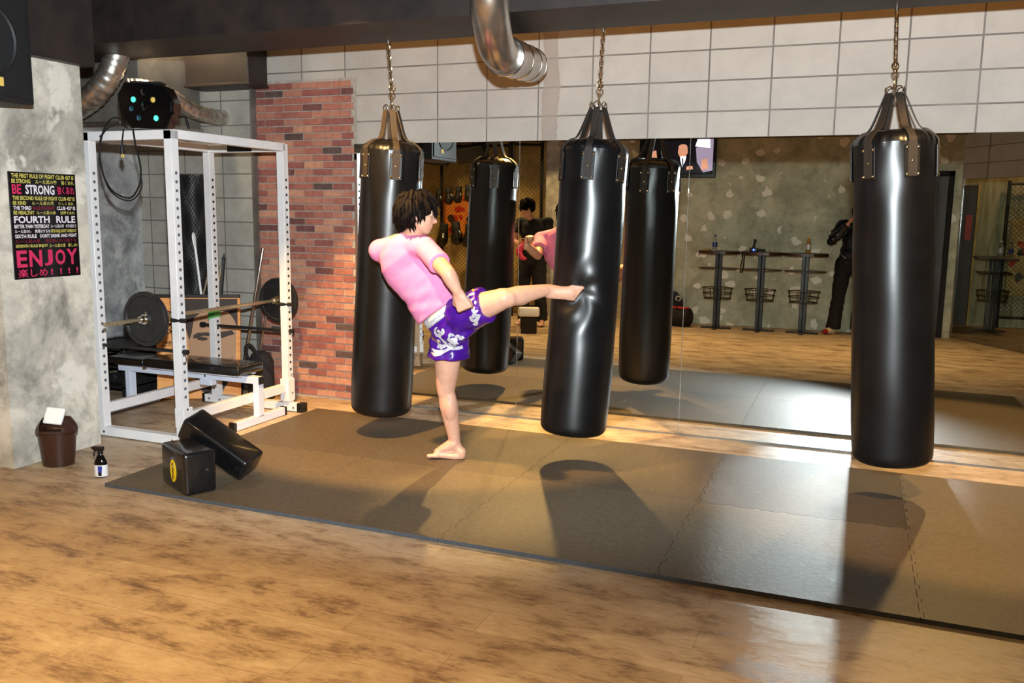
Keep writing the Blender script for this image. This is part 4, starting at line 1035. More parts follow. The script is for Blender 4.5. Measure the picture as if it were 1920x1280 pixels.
# ------------------------------------------------------------------ people
class Body:
    """tapered, flattened limbs fused into one surface by a voxel remesh"""
    def __init__(s): s.b = MB()
    def cap(s, a, b, ra, rb, flat=None, fv=None, round_=True, n=20, bulge=0):
        """flat: factor along direction fv (perpendicular-ish to the axis)"""
        a = Vector(a); b = Vector(b); d = (b-a); L = d.length; d.normalize()
        if fv is None: fv = Vector((0, 1, 0)) if abs(d.y) < .8 else Vector((1, 0, 0))
        y = Vector(fv); y = (y-d*y.dot(d)).normalized(); x = y.cross(d); fl = flat or 1
        prof = []
        if round_:
            for i in range(6): t = math.pi/2*i/6; prof.append((-ra*math.cos(t), ra*math.sin(t)))
        N = 8
        for i in range(N+1):
            t = i/N; prof.append((L*t, ra+(rb-ra)*t+bulge*math.sin(math.pi*t)))
        if round_:
            for i in range(1, 7): t = math.pi/2*i/6; prof.append((L+rb*math.sin(t), rb*math.cos(t)))
        vs = []; fs = []
        for z, r in prof:
            r = max(r, .0004)
            for k in range(n):
                an = 2*math.pi*k/n; vs.append(a+d*z+x*math.cos(an)*r+y*math.sin(an)*r*fl)
        for i in range(len(prof)-1):
            for k in range(n):
                l = (k+1) % n; fs.append([i*n+k, (i+1)*n+k, (i+1)*n+l, i*n+l])
        fs += [list(range(n)), [(len(prof)-1)*n+k for k in range(n)][::-1]]
        s.b.add(vs, fs, 'skin', True); return s
    def ell(s, c, r, mx=None): s.b.ell(Vector(c), r, 'skin', mx, 20); return s
    def loft(s, rings, n=24, m='skin'):
        """rings: (centre, xdir, rx, ydir, ry)"""
        vs = []; fs = []
        for c, xd, rx, yd, ry in rings:
            for k in range(n):
                a = 2*math.pi*k/n; ca, sa = math.cos(a), math.sin(a)
                e = .85; ca = math.copysign(abs(ca)**e, ca); sa = math.copysign(abs(sa)**e, sa)
                vs.append(Vector(c)+Vector(xd)*ca*rx+Vector(yd)*sa*ry)
        for i in range(len(rings)-1):
            for k in range(n):
                l = (k+1) % n; fs.append([i*n+k, i*n+l, (i+1)*n+l, (i+1)*n+k])
        fs += [list(range(n))[::-1], [(len(rings)-1)*n+k for k in range(n)]]
        s.b.add(vs, fs, m, True); return s
    def build(s, name, mat, parent, voxel=.008, smooth=6, fac=.5, disp=None):
        me = bpy.data.meshes.new(name); me.from_pydata(s.b.v, [], s.b.f); me.update()
        bm = bmesh.new(); bm.from_mesh(me); bmesh.ops.remove_doubles(bm, verts=bm.verts, dist=1e-5)
        # every shell must face outward for the voxel remesh
        bmesh.ops.recalc_face_normals(bm, faces=bm.faces); bm.to_mesh(me); bm.free()
        o = bpy.data.objects.new(name, me); COL.objects.link(o)
        r = o.modifiers.new('r', 'REMESH'); r.mode = 'VOXEL'; r.voxel_size = voxel
        if smooth:
            q = o.modifiers.new('s', 'SMOOTH'); q.factor = fac; q.iterations = smooth
        dg = bpy.context.evaluated_depsgraph_get(); nm = bpy.data.meshes.new_from_object(o.evaluated_get(dg))
        o.modifiers.clear(); o.data = nm; bpy.data.meshes.remove(me); nm.name = name
        nm.materials.clear(); nm.materials.append(M[mat])
        if disp:
            for v in nm.vertices:
                v.co += v.normal*disp(v.co)
        nm.polygons.foreach_set('use_smooth', [True]*len(nm.polygons)); nm.polygons.foreach_set('material_index', [0]*len(nm.polygons)); nm.update()
        if parent is not None: adopt(o, parent)
        return o
def head_shapes(B, c, fwd, up, s=1.0, neck=None):
    """a head at c (centre of the skull), facing fwd"""
    fwd = Vector(fwd).normalized(); up = Vector(up); up = (up-fwd*up.dot(fwd)).normalized(); rt = fwd.cross(up)
    mx = Matrix(((rt.x, fwd.x, up.x, 0), (rt.y, fwd.y, up.y, 0), (rt.z, fwd.z, up.z, 0), (0, 0, 0, 1)))
    P = lambda x, y, z: Vector(c)+rt*x*s+fwd*y*s+up*z*s
    B.ell(P(0, -.012, .022), (.074*s, .092*s, .088*s), mx)          # cranium
    B.ell(P(0, .030, -.030), (.060*s, .060*s, .080*s), mx)          # face
    B.ell(P(0, .052, -.088), (.030*s, .030*s, .026*s), mx)          # chin
    B.cap(P(-.045, .0, -.055), P(-.014, .055, -.092), .020*s, .018*s); B.cap(P(.045, .0, -.055), P(.014, .055, -.092), .020*s, .018*s)  # jaw
    B.cap(P(0, .080, .004), P(0, .100, -.032), .008*s, .0135*s)      # nose
    B.ell(P(-.010, .094, -.036), (.008*s,)*3, mx); B.ell(P(.010, .094, -.036), (.008*s,)*3, mx)
    B.cap(P(-.036, .073, .020), P(.036, .073, .020), .010*s, .010*s) # brow
    B.cap(P(-.036, .062, -.024), P(-.030, .066, -.030), .018*s, .016*s); B.cap(P(.036, .062, -.024), P(.030, .066, -.030), .018*s, .016*s)  # cheeks
    B.cap(P(-.018, .082, -.060), P(.018, .082, -.060), .0075*s, .0075*s)  # lips
    B.cap(P(-.014, .080, -.069), P(.014, .080, -.069), .0075*s, .0075*s)
    for k in (-1, 1):                                               # ears
        B.cap(P(k*.074, -.004, -.040), P(k*.080, -.012, .006), .007*s, .012*s, .6, rt)
        B.cap(P(k*.080, -.012, .006), P(k*.076, .004, .010), .010*s, .006*s, .6, rt)
    return mx, P
def face_parts(P, mx, s, parent):
    for k in (-1, 1):
        e = MB().ell(P(k*.030, .074, .003), (.011*s, .008*s, .006*s), 'eye_white', mx, 12).ell(P(k*.030, .0805, .003), (.005*s, .003*s, .0045*s), 'hair', mx, 10).build('eye', parent)
        MB().tube([P(k*.016, .086, .020), P(k*.030, .084, .026), P(k*.044, .076, .021)], .0032*s, 'hair', 6).build('eyebrow', parent)
    MB().tube([P(-.022, .086, -.064), P(0, .0905, -.0645), P(.022, .086, -.064)], [.002*s, .0042*s, .002*s], 'lip', 8).build('mouth', parent)
def hair_locks(P, mx, s, parent, n=420, length=.06, seed=1):
    rnd = random.Random(seed); b = MB(); R3 = mx.to_3x3()
    b.ell(P(0, -.016, .032), (.083*s, .098*s, .087*s), 'hair', mx, 24)
    b.ell(P(0, -.045, -.010), (.072*s, .066*s, .080*s), 'hair', mx, 20)
    for _ in range(n):
        a = rnd.uniform(0, 2*math.pi); u = rnd.uniform(-.75, 1); q = math.sqrt(max(0, 1-u*u))
        x, y, z = q*math.cos(a), q*math.sin(a), u
        if y > .40 and z < .40: continue
        if y > .05 and z < -.10: continue
        nr = Vector((x, y, z)); fl = Vector((x*.6, (y+.15)*.9, -1.0)) + Vector((rnd.uniform(-.45, .45), rnd.uniform(-.45, .45), rnd.uniform(-.2, .2)))
        fl = (fl-nr*fl.dot(nr)).normalized()
        L = length*s*rnd.uniform(.6, 1.15); lift = rnd.uniform(.10, .34)
        r0 = P(x*.084, -.018+y*.098, .034+z*.088); n3 = R3 @ nr; f3 = R3 @ fl
        r1 = r0+f3*L*.45+n3*L*lift*.6; r2 = r0+f3*L*.95+n3*L*lift*rnd.uniform(-.1, .9)-Vector((0, 0, L*.25))
        w = rnd.uniform(.007, .013)*s
        b.tube([r0-f3*.01-n3*.006, r1, r1.lerp(r2, .6), r2], [w, w, w*.75, w*.08], 'hair', 5, flat=.6)
    return b.build('hair', parent)
def hand(B, wrist, d, palm_n, side=1, fist=False, s=1.0, curl=.35):
    """d: direction wrist->knuckles, palm_n: direction the palm faces, side: +1 thumb on palm_n x d side"""
    w = Vector(wrist); d = Vector(d).normalized(); pn = Vector(palm_n); pn = (pn-d*pn.dot(d)).normalized(); t = pn.cross(d)*side
    for k in (-1.5, -.5, .5, 1.5):
        B.cap(w+t*k*.009*s+d*.006, w+d*.082*s+t*k*.0185*s, .014*s, .0115*s)
    B.cap(w-d*.02, w+d*.03*s, .024*s, .022*s, .75, pn)
    Ls = ((.040, .026, .020), (.044, .029, .021), (.041, .027, .020), (.032, .021, .018))
    for i, k in enumerate((1.5, .5, -.5, -1.5)):
        p = w+d*.085*s+t*k*.020*s; ang = 0
        for j, L in enumerate(Ls[i]):
            ang += (1.45 if j < 2 else .9) if fist else curl*(1+.25*i)*(.7+.3*j)
            q = p+(d*math.cos(ang)+pn*math.sin(ang))*L*s
            B.cap(p, q, (.0094-.0008*j)*s, (.0088-.0008*j)*s, n=10); p = q
    # thumb leaves the side of the palm near its base
    p0 = w+d*.022*s+t*.024*s+pn*.006; 
    if fist: pts = [p0, p0+(d*.8+t*.45+pn*.45).normalized()*.038*s, w+d*.078*s+t*.026*s+pn*.036*s, w+d*.080*s+t*.0*s+pn*.044*s]
    else: pts = [p0, p0+(d*.6+t*.8+pn*.25).normalized()*.038*s, p0+(d*.75+t*.6+pn*.4).normalized()*.070*s, p0+(d*.9+t*.4+pn*.45).normalized()*.093*s]
    for i in range(3): B.cap(pts[i], pts[i+1], (.0125-.0015*i)*s, (.0115-.0015*i)*s, n=10)
def foot(B, ankle, heel, ball, toe, up, s=1.0):
    ankle, heel, ball, toe, up = map(Vector, (ankle, heel, ball, toe, up))
    d = (toe-heel).normalized(); sd = d.cross(up).normalized()
    B.cap(ankle, heel+up*.022*s+d*.012*s, .036*s, .029*s, .85, sd)
    B.cap(heel+up*.004, heel+up*.03*s, .028*s, .030*s)
    B.cap(ankle+d*.01*s, ball+up*.018*s, .038*s, .022*s, 1.15, sd)
    B.cap(heel+d*.03*s, ball, .026*s, .022*s, 1.25, sd)
    B.cap(ball-sd*.024*s, ball+sd*.024*s, .019*s, .017*s)
    for i in range(5):
        o = sd*(-.036+.0185*i)*s; L = (.052, .050, .045, .039, .032)[i] if True else 0; r = (.0135, .0098, .0092, .0088, .0085)[i]*s
        b0 = ball+o*.85-d*(.006*i*s); B.cap(b0, b0+d*L*s-up*.003, r*1.05, r, n=10)

# ---- the kicking man
def kicker():
    t = thing('kicking_man', 'barefoot person in pink t-shirt and purple shorts kicking the middle bag', 'person', (-2.2, 4.6, .02))
    v = Vector
    PEL = v((-2.155, 4.52, .885)); CH = v((-2.385, 4.47, 1.165)); UC = v((-2.440, 4.44, 1.280)); NK = v((-2.375, 4.43, 1.355))
    HD = v((-2.325, 4.425, 1.487))
    LS = v((-2.590, 4.45, 1.270)); RS = v((-2.265, 4.385, 1.300))
    LE = v((-2.53, 4.69, 1.14)); LW = v((-2.57, 4.86, 1.23))
    RE = v((-2.030, 4.20, 1.175)); RW = v((-1.985, 4.225, 1.075))
    LH = v((-2.195, 4.56, .800)); LK = v((-2.228, 4.585, .455)); LA = v((-2.185, 4.625, .115))
    RH = v((-2.075, 4.47, .925)); RK = v((-1.800, 4.44, 1.030)); RA = v((-1.625, 4.64, 1.068))
    ax = (UC-PEL).normalized(); bk = v((.15, -1, 0)).normalized(); bk = (bk-ax*bk.dot(ax)).normalized(); lt = ax.cross(bk)   # lateral
    B = Body()
    B.loft([(PEL-ax*.10, lt, .09, bk, .09), (PEL, lt, .135, bk, .105), (PEL+ax*.10, lt, .125, bk, .095), (PEL+ax*.22, lt, .130, bk, .098), (CH+ax*.02, lt, .15, bk, .105), (UC-ax*.03, lt, .155, bk, .10), (UC+ax*.05, lt, .10, bk, .075)])
    B.cap(UC+ax*.02, NK, .06, .050); B.cap(NK, HD+v((0, 0, -.06)), .050, .048)
    B.cap(UC+ax*.04, LS, .06, .052); B.cap(UC+ax*.03, RS, .06, .052)
    B.cap(LS, LE, .050, .037, bulge=.004); B.cap(LE, LW, .037, .026, bulge=.006)
    B.cap(RS, RE, .050, .040, bulge=.004); B.cap(RE, RE.lerp(RW, .4), .040, .040, bulge=.002); B.cap(RE.lerp(RW, .4), RW, .040, .027)
    hand(B, LW, (.25, .25, 1), (1, .3, 0), 1, True, .95)
    hand(B, RW, (.38, .12, -.9), (-.25, .95, .05), 1, True, 1.16)
    # standing leg
    B.cap(LH, LK, .086, .056, bulge=.006); B.cap(LK+v((0, -.0, .02)), LK-v((0, 0, .02)), .056, .052)
    B.cap(LK, LK.lerp(LA, .32), .050, .056); B.cap(LK.lerp(LA, .32), LA, .056, .033); B.ell(LK.lerp(LA, .3)+v((.02, -.018, 0)), (.042, .045, .095))
    foot(B, LA, (-2.145, 4.63, .040), (-2.285, 4.585, .045), (-2.34, 4.57, .040), (0, 0, 1), .96)
    # kicking leg
    B.cap(RH, RK, .092, .058, bulge=.004); B.cap(RK-v((.02, 0, 0)), RK+v((.02, .01, 0)), .056, .053)
    B.cap(RK, RK.lerp(RA, .35), .052, .055); B.cap(RK.lerp(RA, .35), RA, .055, .034); B.ell(RK.lerp(RA, .38)+v((-.003, -.0, -.014)), (.075, .043, .046), Matrix.Rotation(math.atan2(.225, .165), 4, 'Z'))
    # the kicking foot, sole towards the room: broad sole, heel, ball and five toes
    hl, bl, tt = v((-1.612, 4.645, 1.052)), v((-1.500, 4.695, 1.052)), v((-1.437, 4.725, 1.040)); fd = (tt-hl).normalized(); dv = v((-.45, .88, .10)); dv = (dv-fd*dv.dot(fd)).normalized(); wd = fd.cross(dv); wd = -wd if wd.z < 0 else wd
    B.cap(RA, hl+dv*.012, .034, .034, .95); B.cap(hl, bl, .033, .042, .62, dv); B.cap(RA+v((.01, .01, 0)), bl+dv*.016, .034, .030, .9)
    B.cap(bl-wd*.024, bl+wd*.026, .020, .018)
    for i in range(5):
        q0 = bl+wd*(.036-.018*i)+fd*(.006-.003*i); B.cap(q0, q0+fd*(.060-.007*i)-dv*.004, (.0140, .0108, .0102, .0098, .0094)[i], (.0125, .0098, .0092, .0088, .0084)[i], n=10)
    hx, P = None, None
    mx, P = head_shapes(B, HD, (.86, .42, -.12), (-.10, 0, 1), 1.0)
    body = B.build('body', 'skin', t, .0055, 9)
    face_parts(P, mx, 1.0, t)
    hair_locks(P, mx, 1.04, t, 760, .078, 3)
    # t-shirt
    def wr(co):
        s_ = (co-PEL).dot(ax); l = (co-PEL).dot(lt)
        return .0030*math.sin(s_*62+l*16+1.5*math.sin(l*11+s_*6))*max(0, 1-abs(s_-.14)/.20)+.0014*math.sin(s_*95-l*38+math.sin(l*30))*max(0, 1-abs(s_-.16)/.24)
    T = Body()
    hem = PEL+ax*.072+v((-.030, 0, .0))
    T.loft([(hem, lt, .160, bk, .130), (hem+ax*.06, lt, .158, bk, .124), (hem+v((.02, 0, 0))+ax*.16, lt, .158, bk, .120), (CH+ax*.02, lt, .168, bk, .122), (UC-ax*.04, lt, .175, bk, .118), (UC+ax*.03, lt, .14, bk, .095), (UC+ax*.075, lt, .075, bk, .068)], 36)
    T.cap(UC+ax*.02, LS, .075, .066); T.cap(UC+ax*.02, RS, .075, .066)
    T.cap(LS, LS.lerp(LE, .62), .064, .066, round_=False); T.cap(RS, RS.lerp(RE, .66), .062, .064, round_=False)
    T.ell(LS, (.068,)*3); T.ell(RS, (.066,)*3)
    T.build('t_shirt', 'shirt_pink', t, .007, 5, disp=wr)
    MB().tube([UC+ax*.072+(lt*math.cos(a)*.066+bk*math.sin(a)*.060) for a in [2*math.pi*k/28 for k in range(28)]], .006, 'shirt_pink', 8, closed=True).build('collar', t)
    # shorts
    Sx = Body()
    Sx.loft([(PEL-ax*.13+v((.01, 0, 0)), lt, .10, bk, .10), (PEL-ax*.06, lt, .150, bk, .125), (PEL, lt, .148, bk, .122), (PEL+ax*.065, lt, .138, bk, .112)], 30)
    lh = LH.lerp(LK, .0); ld = (LK-LH).normalized()
    Sx.cap(LH+v((0, 0, .06)), LH-v((.0, .0, .150)), .104, .128, .98, round_=False)
    rd = (RK-RH).normalized()
    Sx.cap(RH-rd*.04, RH+rd*.175, .108, .108, round_=False); Sx.ell(RH, (.105,)*3)
    def ws(co):
        return .003*math.sin(co.x*60+co.z*35+2*math.sin(co.z*25))+.002*math.sin(co.z*90-co.x*70)
    sh = Sx.build('shorts', 'satin_purple', t, .007, 5, disp=ws)
    wb = Body()
    W0 = PEL+ax*.035; wb.loft([(W0, lt, .146, bk, .124), (W0+ax*.02, lt, .150, bk, .128), (W0+ax*.05, lt, .146, bk, .124)], 40)
    wo = wb.build('waistband', 'satin_silver', sh, .006, 2, disp=lambda c: .002*math.sin((c-W0).dot(ax)*260)+.0016*math.sin(math.atan2((c-W0).dot(bk), (c-W0).dot(lt))*60)); wo['label'] = 'shirred silver waistband'
    # silver scroll work and gold lettering laid on the satin
    tree = BVHTree.FromPolygons([p.co for p in sh.data.vertices], [list(f.vertices) for f in sh.data.polygons])
    view = v((0, 0, 1.5)); 
    def lay(pts, w, mat, name, col, o0, ux, uy):
        """ribbon drawn in a local frame and pressed onto the cloth"""
        Q = []
        nrm = ux.cross(uy).normalized()
        for i, (a, b) in enumerate(pts):
            src = o0+ux*a+uy*b+nrm*.30; hit = tree.ray_cast(src, -nrm, .6)
            if hit[0] is None: Q.append(None); continue
            Q.append((hit[0]+hit[1]*.0016, hit[1]))
        vs = []; fs = []
        for i in range(len(Q)):
            if Q[i] is None: continue
            j = min(i+1, len(Q)-1); k = max(i-1, 0)
            if Q[j] is None or Q[k] is None: continue
            d = (Q[j][0]-Q[k][0]); 
            if d.length < 1e-6 or d.length > .05: continue
            d.normalize(); sd = d.cross(Q[i][1]).normalized(); ww = w*(math.sin(math.pi*(i+.6)/(len(Q)+.2))**.6+.12)
            n0 = len(vs); vs += [Q[i][0]-sd*ww, Q[i][0]+Q[i][1]*.0012, Q[i][0]+sd*ww]
            if n0 and (vs[n0]-vs[n0-3]).length < .03: fs += [[n0-3, n0-2, n0+1, n0], [n0-2, n0-1, n0+2, n0+1]]
        col.add(vs, fs, mat, True)
    def spiral(cx, cy, r, turns, a0, sg=1, n=26, tail=None):
        P_ = [(cx+r*(1-.85*i/n)*math.cos(a0+sg*2*math.pi*turns*i/n), cy+r*(1-.85*i/n)*math.sin(a0+sg*2*math.pi*turns*i/n)) for i in range(n+1)]
        return (tail or [])+P_
    def arc(p0, p1, h, n=18):
        p0 = Vector(p0); p1 = Vector(p1); d = p1-p0; nn = Vector((-d.y, d.x)); return [tuple(p0+d*(i/n)+nn*h*math.sin(math.pi*i/n)) for i in range(n+1)]
    # leg frame over the standing leg (seen from behind)
    sil = MB(); ux = v((1, -.1, 0)).normalized(); uy = v((0, 0, 1)); o0 = v((-2.155, 4.45, .745))
    def scroll(pts, w=.0095, o=None, ux_=None, uy_=None, n=7): lay([tuple(p)[:2] for p in bez([(a_, b_, 0) for a_, b_ in pts], n)], w, 'satin_silver', '', sil, o, ux_, uy_)
    for c in ([(-.030, .105), (-.055, .085), (-.045, .055), (-.020, .060), (-.022, .082), (-.038, .078)], [(-.045, .055), (-.010, .030), (-.005, .0), (-.030, -.012), (-.050, .005), (-.042, .024), (-.026, .018)],
              [(-.005, .0), (.020, -.022), (.055, -.020), (.085, .005), (.095, .04), (.080, .058), (.066, .044), (.076, .032)], [(.055, -.020), (.050, .010), (.030, .030), (.035, .050)], [(.030, .030), (.055, .035), (.075, .010)],
              [(.035, .050), (.045, .065), (.062, .060)], [(.10, .0), (.110, .03), (.104, .06)], [(.020, -.022), (-.020, -.040), (-.060, -.045), (-.100, -.030)], [(-.005, -.030), (-.040, -.055), (-.080, -.062), (-.105, -.052)],
              [(-.030, -.030), (-.045, -.012), (-.060, -.022)], [(.030, -.025), (.020, .0), (.028, .012)], [(-.02, .06), (.0, .075), (.004, .10)], [(.02, -.01), (.05, .0), (.06, .02)]):
        scroll(c, .0100, o0, ux, uy)
    rd2 = rd; ux = v((rd2.x, rd2.y, 0)).normalized(); o1 = v(((RH.x+RK.x)/2-.03, 4.37, .985))
    for c in ([(-.050, .040), (-.020, .058), (.015, .068), (.050, .060), (.066, .032), (.052, .010), (.034, .022), (.042, .040)], [(-.070, .030), (-.040, .030), (-.020, .012), (-.036, -.002), (-.052, .008)], [(-.02, .058), (-.03, .035), (.0, .030), (.02, .045)],
              [(.052, .010), (.058, -.02), (.048, -.05), (.028, -.078), (.006, -.080), (.004, -.062), (.020, -.060)], [(.050, -.02), (.030, -.030), (.020, -.012), (.034, -.004)], [(.048, -.05), (.026, -.048), (.018, -.066)],
              [(.066, .032), (.076, .0), (.074, -.03)], [(.030, -.078), (.020, -.10), (.0, -.105)], [(.0, .03), (-.005, .01), (.012, .005)]):
        scroll(c, .0100, o1, ux, uy)
    so = sil.build('scroll_trim', sh); so['label'] = 'silver scroll trim'
    gd = MB()
    ux = v((1, -.1, 0)).normalized()
    for c in (arc((-.115, .045), (-.095, .050), .4, 8), arc((-.110, .025), (-.112, .05), .1, 8), arc((-.098, .018), (-.100, .045), .1, 8), spiral(-.082, .022, .010, .9, 1.0, 1, 12), arc((-.070, .012), (-.066, .030), -.3, 8), spiral(-.055, .016, .010, 1, 1.0, -1, 12), arc((-.045, .008), (-.030, .012), .5, 8)):
        lay(c, .0035, 'satin_gold', '', gd, o0, ux, uy)
    ux = v((rd2.x, rd2.y, 0)).normalized()
    for c in (spiral(-.045, .092, .014, 1, 1.0), arc((-.055, .085), (.0, .075), .3, 10), arc((-.03, .10), (.01, .09), -.3, 10)):
        lay(c, .0045, 'satin_gold', '', gd, o1, ux, uy)
    go = gd.build('gold_lettering', sh)
kicker()

def stander(name, label, J, cloth, hairlen, s=1.0, voxel=.009, shoes=None):
    """a standing person from a joint table"""
    t = thing(name, label, 'person', (J['AL'][0], J['AL'][1], 0)); v = Vector
    J = {k: v(a) for k, a in J.items()}
    ax = (J['CH']-J['PE']).normalized(); f = J['F'].normalized(); bk = (-f+ax*f.dot(ax)).normalized(); lt = ax.cross(bk)
    B = Body()
    B.loft([(J['PE']-ax*.08, lt, .10, bk, .09), (J['PE'], lt, .14, bk, .105), (J['PE']+ax*.14, lt, .125, bk, .095), (J['CH']-ax*.06, lt, .15, bk, .11), (J['CH']+ax*.05, lt, .15, bk, .10), (J['CH']+ax*.13, lt, .08, bk, .07)])
    B.cap(J['CH']+ax*.08, J['HD']-v((0, 0, .06)), .055, .048)
    for a in 'LR':
        B.cap(J['CH']+ax*.08, J['S'+a], .06, .05); B.cap(J['S'+a], J['E'+a], .048, .038, bulge=.004); B.cap(J['E'+a], J['W'+a], .038, .026, bulge=.004)
        hand(B, J['W'+a], J['D'+a], J['N'+a], 1 if a == 'L' else -1, False, .95, .5)
        B.cap(J['H'+a], J['K'+a], .085, .055); B.cap(J['K'+a], J['A'+a], .055, .035, bulge=.006)
        fd = J['T'+a]; foot(B, J['A'+a]+v((0, 0, .09)), J['A'+a]+v((0, 0, .034))-fd*.035, J['A'+a]+v((0, 0, .03))+fd*.12, J['A'+a]+v((0, 0, .03))+fd*.17, (0, 0, 1), .98)
    mx, P = head_shapes(B, J['HD'], J['HF'], J['HU'], s)
    B.build('body', 'skin', t, voxel, 4)
    face_parts(P, mx, s, t); hair_locks(P, mx, s, t, 380, hairlen, 9)
    return t, J, ax, lt, bk, P, mx
def trousers(J, ax, lt, bk, t, mat, w=.1, low=.07):
    Q = Body()
    Q.loft([(J['PE']-ax*.11, lt, .13, bk, .11), (J['PE'], lt, .16, bk, .125), (J['PE']+ax*.09, lt, .148, bk, .115)])
    for a in 'LR':
        Q.cap(J['H'+a]+Vector((0, 0, .05)), J['K'+a], .105, .082, bulge=.004); Q.cap(J['K'+a], J['A'+a]+Vector((0, 0, low)), .082, w*.82, round_=False); Q.ell(J['K'+a], (.083,)*3)
    return Q.build('trousers', mat, t, .01, 4, disp=lambda c: .004*math.sin(c.z*38+c.x*30+math.sin(c.z*17)*2))
def tee_man():
    X, Y = -4.02, .78
    J = dict(F=(.25, .95, 0), PE=(X, Y, .93), CH=(X+.03, Y+.03, 1.28), HD=(X-.045, Y+.12, 1.56), HF=(-.75, .55, -.62), HU=(-.2, .25, 1), SL=(X-.15, Y+.05, 1.38), SR=(X+.21, Y-.02, 1.38),
             EL=(X-.20, Y+.16, 1.12), ER=(X+.26, Y+.10, 1.12), WL=(X-.06, Y+.33, 1.10), WR=(X+.10, Y+.34, 1.10), DL=(1, .4, .1), DR=(-1, .4, .0), NL=(.2, -.6, 1), NR=(-.2, -.6, 1),
             HL=(X-.09, Y, .88), HR=(X+.09, Y, .88), KL=(X-.11, Y+.05, .48), KR=(X+.12, Y+.03, .48), AL=(X-.12, Y, .0), AR=(X+.15, Y, .0), TL=(-.2, 1, 0), TR=(.3, 1, 0))
    t, J, ax, lt, bk, P, mx = stander('person', 'person in a black printed t-shirt looking down, reflected left of the kicked bag', J, None, .055)
    T = Body()
    T.loft([(J['PE']+ax*.01, lt, .165, bk, .135), (J['PE']+ax*.16, lt, .155, bk, .125), (J['CH']-ax*.04, lt, .175, bk, .13), (J['CH']+ax*.07, lt, .17, bk, .115), (J['CH']+ax*.15, lt, .07, bk, .065)])
    for a in 'LR':
        T.cap(J['CH']+ax*.06, J['S'+a], .08, .068); T.cap(J['S'+a], J['S'+a].lerp(J['E'+a], .6), .066, .068, round_=False)
    T.build('t_shirt', 'black_cloth', t, .01, 4, disp=lambda c: .003*math.sin(c.z*50+c.x*30))
    trousers(J, ax, lt, bk, t, 'black_cloth')
    MB().tube(bez([J['WL']+Vector((.06, .04, .03)), J['WL']+Vector((.05, .09, -.02)), J['WL']+Vector((.0, .10, -.14)), J['WL']+Vector((.05, .09, -.20))], 6), [.03, .035, .04, .04, .045, .045, .04]+[.04]*12, 'pink_cloth', 10, flat=.4).build('pink_cloth', t) if 0 else None
    g = thing('boxing_mitt', 'bright pink boxing mitt held by the person in the black t-shirt', 'boxing glove', tuple(J['WL']+Vector((.08, .12, -.05))))
    c = J['WL']+Vector((.09, .10, -.02))
    MB().tube(bez([c+Vector((.04, 0, .05)), c, c+Vector((-.05, .02, -.07)), c+Vector((.0, .03, -.15)), c+Vector((.06, .03, -.16))], 5), [.03, .036, .04, .044, .048, .05, .052, .054, .056, .058, .058, .056, .054, .05, .046, .042, .038, .034, .03, .02, .01], 'pink_cloth', 14, flat=.7).build('mitt', g)
    MB().tube([c+Vector((.05, 0, .06)), c+Vector((.02, 0, .02))], .04, 'art_red', 12).build('cuff', g)
    # pale print on the chest
    q = MB(); f = -bk; cc = J['CH']+ax*.0+f*.135
    for i, dx in enumerate((-.06, -.02, .02, .06)): q.bar(cc+lt*dx-ax*.03, cc+lt*dx+ax*.03, .012, .004, 'grey_pvc', f)
    q.bar(cc-lt*.07+ax*.03, cc+lt*.03+ax*.03, .012, .004, 'grey_pvc', f)
tee_man()
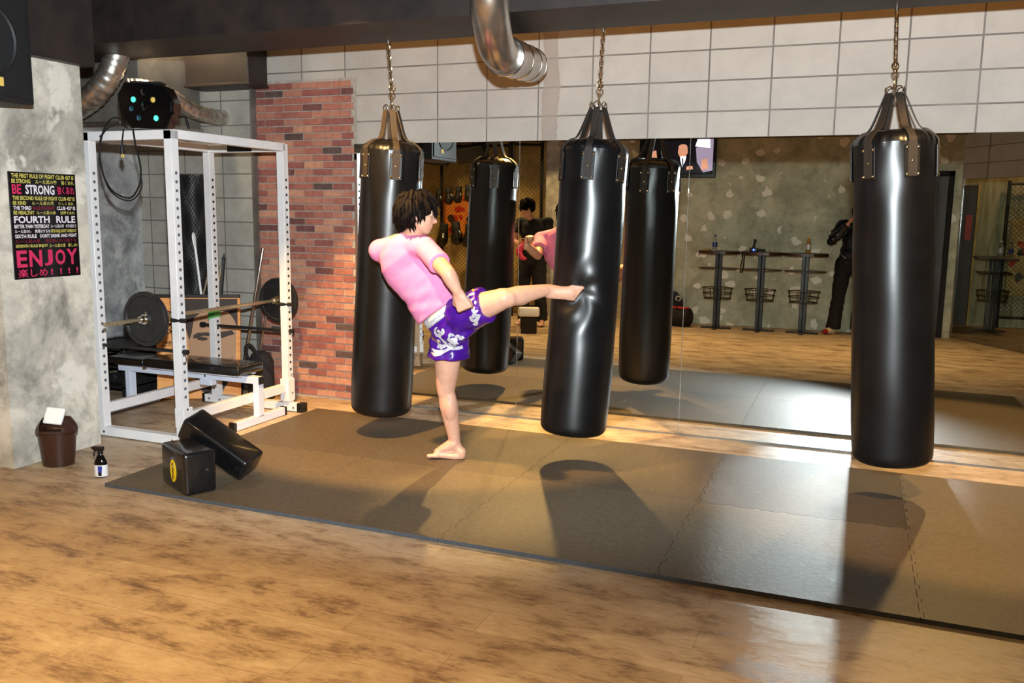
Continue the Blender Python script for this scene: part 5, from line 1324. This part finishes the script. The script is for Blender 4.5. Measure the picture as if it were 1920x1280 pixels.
def photographer():
    J = dict(F=(-.30, .95, 0), PE=(-.05, -.30, .93), CH=(-.02, -.32, 1.27), HD=(.0, -.245, 1.55), HF=(-.36, .93, -.12), HU=(0, 0, 1), SL=(-.19, -.30, 1.40), SR=(.16, -.28, 1.38),
             EL=(-.31, -.20, 1.20), ER=(.20, -.12, 1.15), WL=(-.13, -.11, 1.415), WR=(.085, -.12, 1.42), DL=(.45, .15, .75), DR=(-.25, .1, .9), NL=(.85, .25, -.3), NR=(-.85, .25, -.3),
             HL=(-.15, -.30, .87), HR=(.05, -.30, .87), KL=(-.19, -.23, .47), KR=(.07, -.24, .47), AL=(-.23, -.25, .0), AR=(.06, -.25, .0), TL=(-.55, .83, 0), TR=(.1, 1, 0))
    t, J, ax, lt, bk, P, mx = stander('photographer', 'photographer in dark shiny jacket standing at the rear wall beside the high tables', J, None, .05)
    T = Body()
    T.loft([(J['PE']+ax*.05, lt, .165, bk, .12), (J['PE']+ax*.10, lt, .175, bk, .13), (J['PE']+ax*.22, lt, .16, bk, .125), (J['CH']-ax*.0, lt, .18, bk, .13), (J['CH']+ax*.08, lt, .17, bk, .115), (J['CH']+ax*.15, lt, .075, bk, .07)])
    for a in 'LR':
        T.cap(J['CH']+ax*.06, J['S'+a], .085, .075); T.cap(J['S'+a], J['E'+a], .075, .062, bulge=.01); T.cap(J['E'+a], J['E'+a].lerp(J['W'+a], .85), .062, .042, bulge=.006)
    T.build('jacket', 'shiny_jacket', t, .01, 3, disp=lambda c: .006*math.sin(c.z*48+c.x*40+2*math.sin(c.x*23+c.z*11)))
    U = Body(); U.loft([(J['PE']-ax*.03, lt, .165, bk, .125), (J['PE']+ax*.08, lt, .162, bk, .12)]); U.build('undershirt', 'grey_cloth', t, .01, 2)
    trousers(J, ax, lt, bk, t, 'black_cloth', .11, .07)
    for a in 'LR':
        b = Body(); fd = J['T'+a]; b.cap(J['A'+a]+Vector((0, 0, .10)), J['A'+a]+Vector((0, 0, .05)), .045, .047); b.cap(J['A'+a]+Vector((0, 0, .045))-fd*.02, J['A'+a]+Vector((0, 0, .042))+fd*.13, .045, .036, 1.15)
        so = b.build('sock', 'sock', t, .008, 3)
        MB().ell(J['A'+a]+Vector((0, 0, .040))+fd*.155, (.040, .036, .034), 'sock_red').build('sock_toe', so)['label'] = 'dark red sock toe'
    c = thing('camera', 'black camera with flash held up by the photographer', 'camera', (0, -.12, 1.45))
    A = Matrix.Translation((0, 0, 1.5)) @ Matrix.Rotation(.37559, 4, 'Z') @ Matrix.Rotation(-.147, 4, 'X')
    MB().box((-.068, -.125, -.05), (.068, -.065, .045), 'black_plastic', .012, A).box((-.025, -.12, .04), (.025, -.06, .075), 'black_plastic', .008, A).build('camera_body', c)
    MB().lathe([(.036, 0), (.036, .042), (.034, .044), (.030, .040), (.001, .038)], 'black_plastic', 28, A @ Matrix.Translation((0, -.066, 0)) @ Matrix.Rotation(-math.pi/2, 4, 'X')).build('camera_lens', c)
    MB().box((-.030, -.115, .078), (.030, -.065, .16), 'black_plastic', .008, A).box((-.022, -.11, .155), (.022, -.07, .28), 'black_plastic', .008, A).box((-.036, -.135, .275), (.036, -.050, .335), 'black_plastic', .008, A).box((-.032, -.052, .280), (.032, -.047, .330), 'white_plastic', 0, A).build('flash_unit', c)
photographer()
